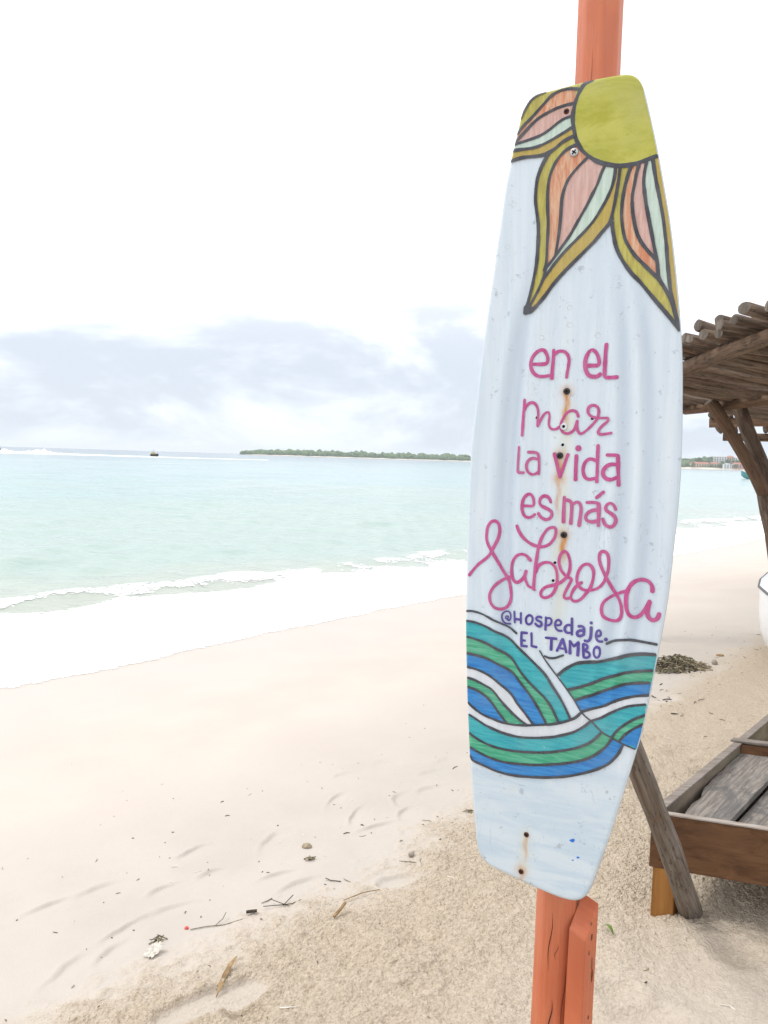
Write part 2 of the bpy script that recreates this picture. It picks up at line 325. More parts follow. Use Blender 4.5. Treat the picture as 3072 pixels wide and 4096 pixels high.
FILLS=[
('painted_petal_stripe','lime',[-123.1,640.4,-119.1,648.1,-110.9,660.8,-106.2,666.8,-100.6,671.4,-94.5,674.9,-91.3,676,-81.3,678.1,-21.4,682.3,-6.7,682.8,-23.2,659.7,-28.4,635.8,-26.5,596.8,-34.3,594.8,-41.5,592.2,-48.2,588.8,-58.3,581.5,-63.8,578.3,-69.9,575.6,-76.7,573.7,-87.9,572.6,-110,573.9,-119.7,573.9,-138.2,571]),
('painted_petal_stripe','orange',[-129,613.4,-124.9,618.9,-116.6,627.6,-103.5,638.2,-72.9,666.3,-67.7,670.1,-58.3,674,-51.2,675.4,-47.3,675.7,-36,675.1,-22.5,671.9,-28.8,670.6,-24,597.7,-38,593.6,-44.8,590.7,-50.7,587.2,-58.3,581.5,-63.8,578.3,-69.9,575.6,-76.7,573.7,-87.9,572.6,-110,573.9,-119.7,573.9,-138.2,571]),
('painted_petal_stripe','pink',[-131.6,601.2,-126.6,605,-104.3,625.6,-95.8,632.3,-90,636,-83.8,638.9,-71.2,643.4,-58.8,647.2,-43.3,649.5,-31.7,650,-27.7,646.8,-24,597.7,-26.5,596.8,-38,593.6,-44.8,590.7,-50.7,587.2,-58.3,581.5,-63.8,578.3,-69.9,575.6,-76.7,573.7,-87.9,572.6,-110,573.9,-119.7,573.9,-138.2,571]),
('painted_petal_stripe','mint',[-132.1,599.1,-117.8,600.3,-88.6,605.7,-81.7,608.1,-75.5,610.8,-65.2,616.7,-57.6,621.7,-48.3,626.5,-44.8,627.8,-33.3,629.8,-26.7,626.3,-24,597.7,-26.5,596.8,-38,593.6,-44.8,590.7,-50.7,587.2,-58.3,581.5,-63.8,578.3,-69.9,575.6,-76.7,573.7,-87.9,572.6,-110,573.9,-119.7,573.9,-138.2,571]),
('painted_petal_stripe','gold',[-134.4,588.3,-130.7,588.7,-108.1,587.6,-98.5,587.5,-88.9,588.8,-82.5,590.2,-72.9,593.2,-63.4,596.9,-41.2,606.6,-29.9,612.3,-25.8,609.2,-24,597.7,-26.5,596.8,-38,593.6,-44.8,590.7,-50.7,587.2,-58.3,581.5,-63.8,578.3,-69.9,575.6,-76.7,573.7,-87.9,572.6,-110,573.9,-119.7,573.9,-138.2,571]),
('painted_petal_stripe','lime',[-26.5,596.8,-45.6,589.7,-60.8,579.4,-69.8,574.4,-74,568.4,-80.6,556.6,-86,543.4,-88.1,536,-89.2,529.5,-90.2,519.2,-90.7,505.5,-90.5,498.6,-89.8,491.6,-85.3,466.6,-83.8,455.6,-82.8,431.4,-83.2,406.4,-84.5,387.2,-90,354.8,-95.5,330.9,-98.4,320.1,-102.2,308.1,-102.1,305.5,-95.2,308.2,-91.8,309.6,-85.9,313.1,-83.3,315,-78.1,319.8,-65.3,334.7,-52.8,352,-43,363.1,-32.3,374.1,14.1,417.6,35.9,442.4,37.8,445.2,39.4,448.7,40.5,452.3,44.3,470.1,47.2,489.3,50.3,515.2,51.7,535.8,30.5,541.2,7.5,551.9,-13.8,572.4,-23.6,590.1,-27.7,594.5]),
('painted_petal_stripe','orange',[-20.7,582.2,-31.3,579.3,-34.7,578,-40.6,574.9,-48.6,568.5,-53.6,562.9,-57.8,556.7,-63,546.5,-65.5,539.7,-67.2,532.9,-68.4,525.7,-69,519.4,-69.3,509.1,-68.3,483.1,-66.5,462.3,-66.1,452,-66.4,398.6,-66.6,391.9,-67.2,387.6,-70,376.6,-73.3,359.7,-76.7,348.5,-79.7,342.1,-85.3,332.4,-102.1,305.5,-91.8,309.6,-88.6,311.3,-83.3,315,-78.1,319.8,-65.3,334.7,-52.8,352,-43,363.1,-32.3,374.1,14.1,417.6,35.9,442.4,37.8,445.2,39.4,448.7,42.9,463.1,45.6,477.6,50.3,515.2,51.7,535.8,30.5,541.2,7.5,551.9,-13.8,572.4]),
('painted_petal_stripe','pink',[-4.2,556.8,-12.5,550,-17.7,545.2,-31.6,530.3,-35.2,524.5,-40.6,510.8,-42.6,503.4,-43.9,496,-45.7,447.3,-48.6,420,-51.1,400.8,-67.4,380.3,-68.3,373.7,-69.8,366.9,-72,359.9,-74.9,352.6,-79.8,342.2,-87.4,328.8,-102.1,305.5,-91.8,309.6,-88.6,311.3,-83.3,315,-80.9,317.2,-78.1,319.8,-70.5,328.3,-65.3,334.7,-52.8,352,-43,363.1,-32.3,374.1,14.1,417.6,35.9,442.4,37.8,445.2,39.4,448.7,42.9,463.1,45.6,477.6,50.3,515.2,51.7,535.8,30.5,541.2,7.5,551.9]),
('painted_petal_stripe','mint',[26.8,540.5,21.1,528.9,15.7,512.3,2.7,485.5,-2.1,476.3,-25.5,435.2,-31.5,426.3,-50.1,401.2,-67.4,380.3,-68.3,373.7,-69.8,366.9,-72,359.9,-74.9,352.6,-79.8,342.2,-87.4,328.8,-102.1,305.5,-91.8,309.6,-85.9,313.1,-83.3,315,-78.1,319.8,-70.5,328.3,-65.3,334.7,-52.8,352,-43,363.1,-32.3,374.1,14.1,417.6,26,431.5,33.6,439.6,37.8,445.2,39.4,448.7,40.5,452.3,45.6,477.6,50.3,515.2,51.7,535.8]),
('painted_petal_stripe','gold',[44.3,535.6,43.8,524.8,42.9,517.9,39.8,504.3,33.5,488.5,28.5,478.8,22.9,469.2,14.7,456.1,7.9,447.5,-2.1,436.8,-29.4,411.7,-39.4,401.6,-47,393.1,-54,384.5,-73.2,358.7,-73.4,356.2,-74.9,352.6,-81.7,338.7,-93.1,319.5,-102.1,305.5,-91.8,309.6,-88.6,311.3,-83.3,315,-78.1,319.8,-65.3,334.7,-52.8,352,-43,363.1,-32.3,374.1,14.1,417.6,26,431.5,33.6,439.6,37.8,445.2,39.4,448.7,40.5,452.3,45.6,477.6,50.3,515.2,51.7,535.8]),
('painted_petal_stripe','lime',[51.7,535.8,50.3,515.2,45.6,477.6,40.5,452.3,39.4,448.7,37.8,445.2,42,459.6,43.2,442.6,44.7,431.9,48.8,413.7,52.1,403.4,56.2,394.2,61.3,384.8,67.2,375.4,76.5,362.6,93.9,343.9,149.5,276.1,158.9,264.1,157.1,271.4,149.5,292.5,143.4,311,138.4,321.3,131,334.5,127.2,340.5,120.5,349.1,82.3,388.9,73.6,401.6,68.1,411,65,417.6,61.2,431.7,59.2,442.4,58.2,449.4,57.4,463.1,57.8,477.9,58.9,489.6,60.4,499.8,63.2,513.3,65.7,522.9,70,534,65,535.9]),
('painted_petal_stripe','orange',[70,534,65.7,522.9,61,503.1,58.9,489.6,57.6,473.9,57.4,463.1,58.2,449.4,61.2,431.7,65,417.6,68.1,411,73.6,401.6,82.3,388.9,118,351.8,122.7,346.5,127.2,340.5,131,334.5,140.2,317.8,144.8,307.2,149.5,292.5,157.1,271.4,135.6,326.1,124,343.9,121.8,351.4,118.3,377.2,101,396.6,93.8,406,89.5,412.8,86.5,418.6,81.6,431.5,79,442,75.6,459,73.7,477.7,73.9,488.8,78,517.7,79.4,524.8,82,534,77,537.1]),
('painted_petal_stripe','pink',[82,534,79.4,524.8,78,517.7,76,502.1,74.3,492.1,73.6,481.6,75.1,462.3,76.8,452.2,79.8,438.4,81.6,431.5,85.1,421.7,88,415.6,91.6,409.3,101,396.6,118.3,377.2,121.8,351.4,121,354.9,119.7,367,117.7,377.7,96.7,467.2,94.2,480.5,91.5,497.4,90.5,507.5,91.5,524.2,93.7,537.2,88.9,539.1]),
('painted_petal_stripe','mint',[93.7,537.2,91.5,524.2,90.5,510.9,90.7,504.1,91.5,497.4,96.7,467.2,119.1,371.1,121,354.9,121.8,351.4,123,347.7,124.6,344.6,127.8,338.8,135.5,327.3,145.8,308.4,148,302.8,144.9,314.1,142.1,324.5,139.9,335.4,134.1,374.6,131.8,396.6,125.4,437,123.3,448.1,118.6,469.4,110.2,504.1,103,540.7,99.4,541.9]),
('painted_petal_stripe','gold',[129,460.4,110.7,543.6,103,540.7,110.2,504.1,118.6,469.4,123.3,448.1,125.4,437,131.8,396.6,134.1,374.6,139.9,335.4,141.3,328.1,142.9,321.1,156,273.9,158,273.6,148.1,348.6,137.6,414.2,131.2,449.2]),
('painted_sun_disc','sun',[57.2,681.5,50.7,682.1,23.2,683.1,-1,682.9,-10,680.3,-12.7,678.8,-14.9,676.7,-16.7,674.2,-23.1,663.1,-27.4,651.4,-30.3,637.4,-30.8,629.9,-30.5,622.4,-30.2,618.6,-28.8,610.9,-23.5,590.6,-18.8,580.6,-14.7,574,-10.2,568.3,-5.5,563.5,-0.5,559.2,9.8,551.6,21.5,545.4,27.9,542.8,38.2,539.6,45.4,537.9,53.3,536.7,65,535.9,75.4,536.7,85.4,538.4,110.5,544.5,102.6,577.7,95.2,606.7,81.4,657.1,79.4,662.3,73.8,671.5,66.6,678.1]),
('painted_petal_tip','black',[-105.4,304.3,-104.8,316.2,-97.5,325,-91.7,319.4,-87.9,313.9,-75.6,323.6,-79.2,313.4,-89.7,304.8,-99.2,303.2]),
('painted_wave_band','turq',[-181.6,-408.9,-188.4,-316.2,-191.7,-259,-182.8,-259.1,-175.3,-259.7,-165,-261.5,-157.9,-263.2,-150.8,-265.2,-115.9,-277.2,-106.6,-281.9,-98,-287.7,-80.4,-300.6,-39.4,-334,-34,-339.4,-22.3,-355.5,-13,-367,-1,-384.1,6,-396,12.7,-408.4,2.4,-417.2,-15.4,-424.1,-26.2,-427.4,-55.6,-434.1,-81.8,-438.9,-93.3,-439.7,-105,-439.6,-112.2,-439,-139.9,-434,-150.2,-431.2,-153.5,-429.9,-163,-424.9,-171.6,-419.4,-176.6,-415.1,-181.3,-412.5]),
('painted_wave_band','green',[-181.6,-408.9,-186.8,-339.1,-190,-289.1,-184.7,-289.5,-167.3,-292.2,-156.5,-294.4,-149.5,-296.3,-139,-299.8,-117.9,-307.7,-111.4,-310.7,-105,-314.4,-99.4,-318.6,-94.1,-323.7,-76.7,-343.8,-63.8,-356.7,-54.9,-364,-37.4,-377.3,-32,-382,-27.2,-387.2,-20.4,-396.5,-8.4,-417.8,-19,-425.3,-44.5,-431.7,-55.6,-434.1,-74.3,-437.7,-85.6,-439.3,-93.3,-439.7,-105,-439.6,-119.1,-438,-143.4,-433.2,-153.5,-429.9,-168.6,-421.5,-176.6,-415.1,-181.3,-412.5]),
('painted_wave_band','blue',[-181.6,-408.9,-188.1,-320.5,-179.8,-320.6,-169.6,-321.3,-159,-322.5,-144.8,-325.2,-137.9,-327,-123.8,-331.7,-101.3,-341.3,-98.6,-342.8,-93.1,-346.8,-80.2,-359.1,-64.7,-375.5,-57.6,-383.9,-49.2,-395,-43.1,-403.7,-30,-424.6,-40.8,-430.8,-63,-435.6,-81.8,-438.9,-93.3,-439.7,-105,-439.6,-112.2,-439,-136.3,-434.7,-146.9,-432.3,-153.5,-429.9,-163,-424.9,-171.6,-419.4,-176.6,-415.1,-181.3,-412.5]),
('painted_wave_band','white',[-181.6,-408.9,-186.3,-346.4,-180.4,-346.5,-172.6,-347.2,-165.3,-348.4,-158.1,-350,-147.6,-353.1,-136.6,-357.9,-123.4,-365.2,-108.3,-375.2,-102.2,-379.7,-96.6,-384.6,-84.5,-399.5,-67.4,-416.1,-53.4,-431.8,-63,-435.6,-81.8,-438.9,-93.3,-439.7,-105,-439.6,-119.1,-438,-139.9,-434,-150.2,-431.2,-153.5,-429.9,-163,-424.9,-171.6,-419.4,-176.6,-415.1,-181.3,-412.5]),
('painted_wave_band','green',[-181.6,-408.9,-184.8,-366.5,-174.8,-367.5,-167.4,-369.2,-156.3,-372.7,-141.4,-377.9,-134.6,-381.1,-129.3,-385,-112.8,-401.5,-104.4,-409.3,-92.2,-419.2,-80.4,-427,-64.5,-434.7,-85.6,-439.3,-105,-439.5,-115.7,-438.5,-139.9,-434,-146.9,-432.3,-153.5,-429.9,-168.6,-421.5,-176.6,-415.1,-181.3,-412.5]),
('painted_wave_band','blue',[-181.6,-408.9,-183.5,-383.6,-174.1,-384.8,-163.4,-387.5,-152.3,-391.7,-148.8,-393.5,-139.5,-399.9,-131,-407.8,-120.7,-419.7,-108,-433.1,-102.9,-438.2,-108.7,-439.3,-129.3,-436,-146.9,-432.3,-153.5,-429.9,-163,-424.9,-171.6,-419.4,-176.6,-415.1,-181.3,-412.5]),
('painted_wave_band','white',[-172.2,-511.2,-181.3,-412.5,-176.6,-415.1,-171.6,-419.4,-163,-424.9,-153.5,-429.9,-146.9,-432.3,-136.3,-434.7,-112.2,-439,-101.1,-439.7,-85.6,-439.3,-70.5,-437,-44.5,-431.7,-26.2,-427.4,-11.7,-422.9,2.4,-417.2,12.1,-412.3,18,-408.8,23.4,-404.6,32,-394.5,49.7,-407,68.7,-422.3,85.7,-429.7,105.1,-436.5,105.3,-439.2,101.6,-448.7,98.5,-455.2,95,-461.1,88.8,-469.9,81.3,-477.8,75.3,-482.6,66.1,-488.8,52.7,-496.3,39.2,-502.9,28.5,-507.6,7.3,-515.6,-14.5,-521.8,-33.7,-526,-65,-531.3,-83.6,-533.3,-98.7,-533.8,-116.3,-532.7,-126.9,-530.9,-140.2,-527.7,-155.1,-524.7,-161.8,-522.9,-164.4,-521.8,-167.3,-519.1,-170.1,-513,-172.1,-511.6]),
('painted_wave_band','turq',[-172.2,-511.2,-179.3,-435.1,-175.7,-436,-172.1,-437.5,-156,-445.2,-146.5,-449.3,-139.8,-451.6,-125.5,-455.4,-114.1,-457.8,-98.4,-459.8,-79.9,-460.3,-69.3,-459.5,-48,-456,-24.9,-450.7,-13.8,-447.4,3.5,-440.4,15.9,-434.7,24.9,-429.2,39.7,-417,49.7,-407,68.7,-422.3,85.7,-429.7,105.1,-436.5,105.3,-439.2,101.6,-448.7,98.5,-455.2,95,-461.1,88.8,-469.9,81.3,-477.8,75.3,-482.6,66.1,-488.8,52.7,-496.3,39.2,-502.9,28.5,-507.6,7.3,-515.6,-14.5,-521.8,-33.7,-526,-65,-531.3,-83.6,-533.3,-98.7,-533.8,-116.3,-532.7,-126.9,-530.9,-140.2,-527.7,-155.1,-524.7,-161.8,-522.9,-164.4,-521.8,-167.3,-519.1,-170.1,-513,-172.1,-511.6]),
('painted_wave_band','green',[-172.2,-511.2,-176.1,-469.9,-173.2,-470.8,-167.1,-475.1,-163.3,-477.2,-149.6,-482.4,-135.5,-486.1,-128.9,-487.3,-118.2,-488.5,-104.3,-488.9,-89.2,-488.3,-66.6,-485.9,-47.7,-482.9,-29.4,-479.2,-11,-474.1,10.1,-466.6,24.1,-460.7,30.4,-457.6,42.9,-450.3,51.4,-443.8,58.8,-436.1,67.5,-424.7,85.7,-429.7,105.1,-436.5,105.3,-439.2,100.2,-452,98.5,-455.2,93.1,-464.1,88.8,-469.9,84,-475.3,78.4,-480.2,71.8,-485.1,56.3,-494.4,39.2,-502.9,28.5,-507.6,14.2,-513.2,-6.9,-519.8,-29.7,-525.2,-53.1,-529.5,-76.3,-532.7,-94.9,-533.8,-102.4,-533.7,-116.3,-532.7,-126.9,-530.9,-140.2,-527.7,-155.1,-524.7,-161.8,-522.9,-164.4,-521.8,-167.3,-519.1,-170.1,-513,-172.1,-511.6]),
('painted_wave_band','blue',[-172.2,-511.2,-173.5,-497.1,-170.7,-497.6,-152.9,-504.5,-138.9,-508.4,-120.2,-511.5,-108.4,-512.3,-90.6,-511.6,-72,-509.7,-52.5,-506.9,-33.8,-503,-7.9,-496.2,10.4,-490.5,24.2,-485.4,34,-481.2,46.4,-474.6,55,-468.8,60.4,-464.5,70.9,-454.1,75.6,-448.7,80,-442.7,87,-429.4,105.1,-436.5,105.3,-439.2,102.8,-445.5,100.2,-452,98.5,-455.2,93.1,-464.1,88.8,-469.9,81.3,-477.8,71.8,-485.1,66.1,-488.8,52.7,-496.3,39.2,-502.9,28.5,-507.6,7.3,-515.6,-14.5,-521.8,-41.7,-527.5,-72.6,-532.3,-91.1,-533.7,-98.7,-533.8,-109.5,-533.3,-123.5,-531.6,-155.1,-524.7,-161.8,-522.9,-164.4,-521.8,-167.3,-519.1,-170.1,-513,-172.1,-511.6]),
('painted_wave_band','turq',[-12.4,-334.6,-2.4,-324.2,3.2,-319.5,12.2,-313,18.6,-309.4,25.2,-307,32.2,-305.2,54.7,-300.7,65.8,-297.8,101.2,-283.7,111.4,-280.5,125.7,-277,133.3,-275.8,151.9,-274.6,145.7,-324.9,137.5,-386.3,132.9,-416,127.5,-441.9,126,-442.2,105.1,-436.5,85.7,-429.7,68.7,-422.3,49.7,-407,32,-394,16.3,-372.2,-0.7,-351.9]),
('painted_wave_band','green',[6.3,-358.4,19.7,-353.5,29.9,-349,47.3,-340.1,67.4,-328.8,84,-320.7,98.8,-314.6,113.7,-309.7,131.8,-305.1,148.5,-302,137.5,-386.3,132.9,-416,127.5,-441.9,126,-442.2,105.1,-436.5,85.7,-429.7,68.7,-422.3,49.7,-407,32,-394,16.3,-372.2]),
('painted_wave_band','blue',[19.7,-375.2,37.2,-365.9,55.1,-357.5,84.9,-340.9,91.5,-337.7,101.9,-333.4,113,-329.7,120.4,-327.8,145.9,-323.1,138.9,-376.6,134.4,-406.9,130.9,-426.4,127.5,-441.9,126,-442.2,105.1,-436.5,85.7,-429.7,68.7,-422.3,49.7,-407,32,-394]),
('painted_wave_band','white',[31.9,-393.4,48.6,-385.6,66.5,-378.3,80.8,-369.1,90.3,-363.7,103.6,-357.2,113.4,-353.2,126.3,-349,143.1,-345.2,134.4,-406.9,130.9,-426.4,127.5,-441.9,126,-442.2,105.1,-436.5,85.7,-429.7,68.7,-422.3,49.7,-407]),
('painted_wave_band','turq',[49.7,-407,64.9,-398.8,82.5,-386.1,94.1,-378.6,106.6,-371.7,114.2,-368.6,123.4,-365.7,140.9,-361.2,137.5,-386.3,132.9,-416,127.5,-441.9,126,-442.2,105.1,-436.5,85.7,-429.7,68.7,-422.3]),
('painted_wave_band','green',[85.7,-429.7,91.6,-419.4,98.4,-410.8,105.9,-403.1,114.3,-395.8,120.3,-391.2,130.2,-384.1,137.6,-380.9,137.5,-386.3,132.9,-416,127.5,-441.9,126,-442.2,105.1,-436.5]),
('painted_wave_band','blue',[98.7,-433.8,104.4,-424.3,106.9,-421,115.1,-412.5,123.6,-404.9,127.9,-400.8,130.9,-398.9,135.5,-397,134.4,-406.9,132.9,-416,127.5,-441.9,126,-442.2,105.1,-436.5]),
('painted_word_vida','magenta',[9.1,68.6,8.5,65.8,6.6,63.8,3.9,63,1.1,63.6,-1,65.6,-1.8,68.3,-1.2,71.1,0.7,73.1,3.4,73.9,6.2,73.2,8.3,71.3]),
('painted_handle_hospedaje','purple',[43.7,-233.9,43.4,-235.4,42.4,-236.6,41,-237.2,39.5,-237,38.4,-236.1,38,-234.6,38.3,-233.1,39.3,-231.9,40.7,-231.4,42.1,-231.6,43.2,-232.5]),
('painted_handle_hospedaje','purple',[70.5,-259.6,70.2,-261.4,69,-262.8,67.4,-263.5,65.7,-263.2,64.5,-262.1,63.9,-260.5,64.3,-258.7,65.4,-257.3,67.1,-256.6,68.7,-256.9,70,-257.9]),
('paint_fleck','fleck',[32.4,-626.2,32,-628.2,27.7,-630.9,22.8,-628.7,24.1,-626.5,29.9,-623.3,32.1,-624.2]),
('paint_fleck','fleck',[42.7,-654.2,42.3,-655.4,39,-656.8,37.6,-656.8,37,-655.7,37.8,-654.3,39,-653.1,40.8,-653.4]),
('paint_fleck','fleck',[32.8,-661.9,31.4,-663.2,29.6,-663.5,29.3,-662,31.4,-661,32.4,-661.3]),
('paint_fleck','fleck',[40.8,-624.5,40,-625.2,38.7,-625.1,40,-624.2]),
('paint_fleck','fleck',[33.9,-614.5,31.9,-615.4,32.3,-614,33.4,-614.2])]
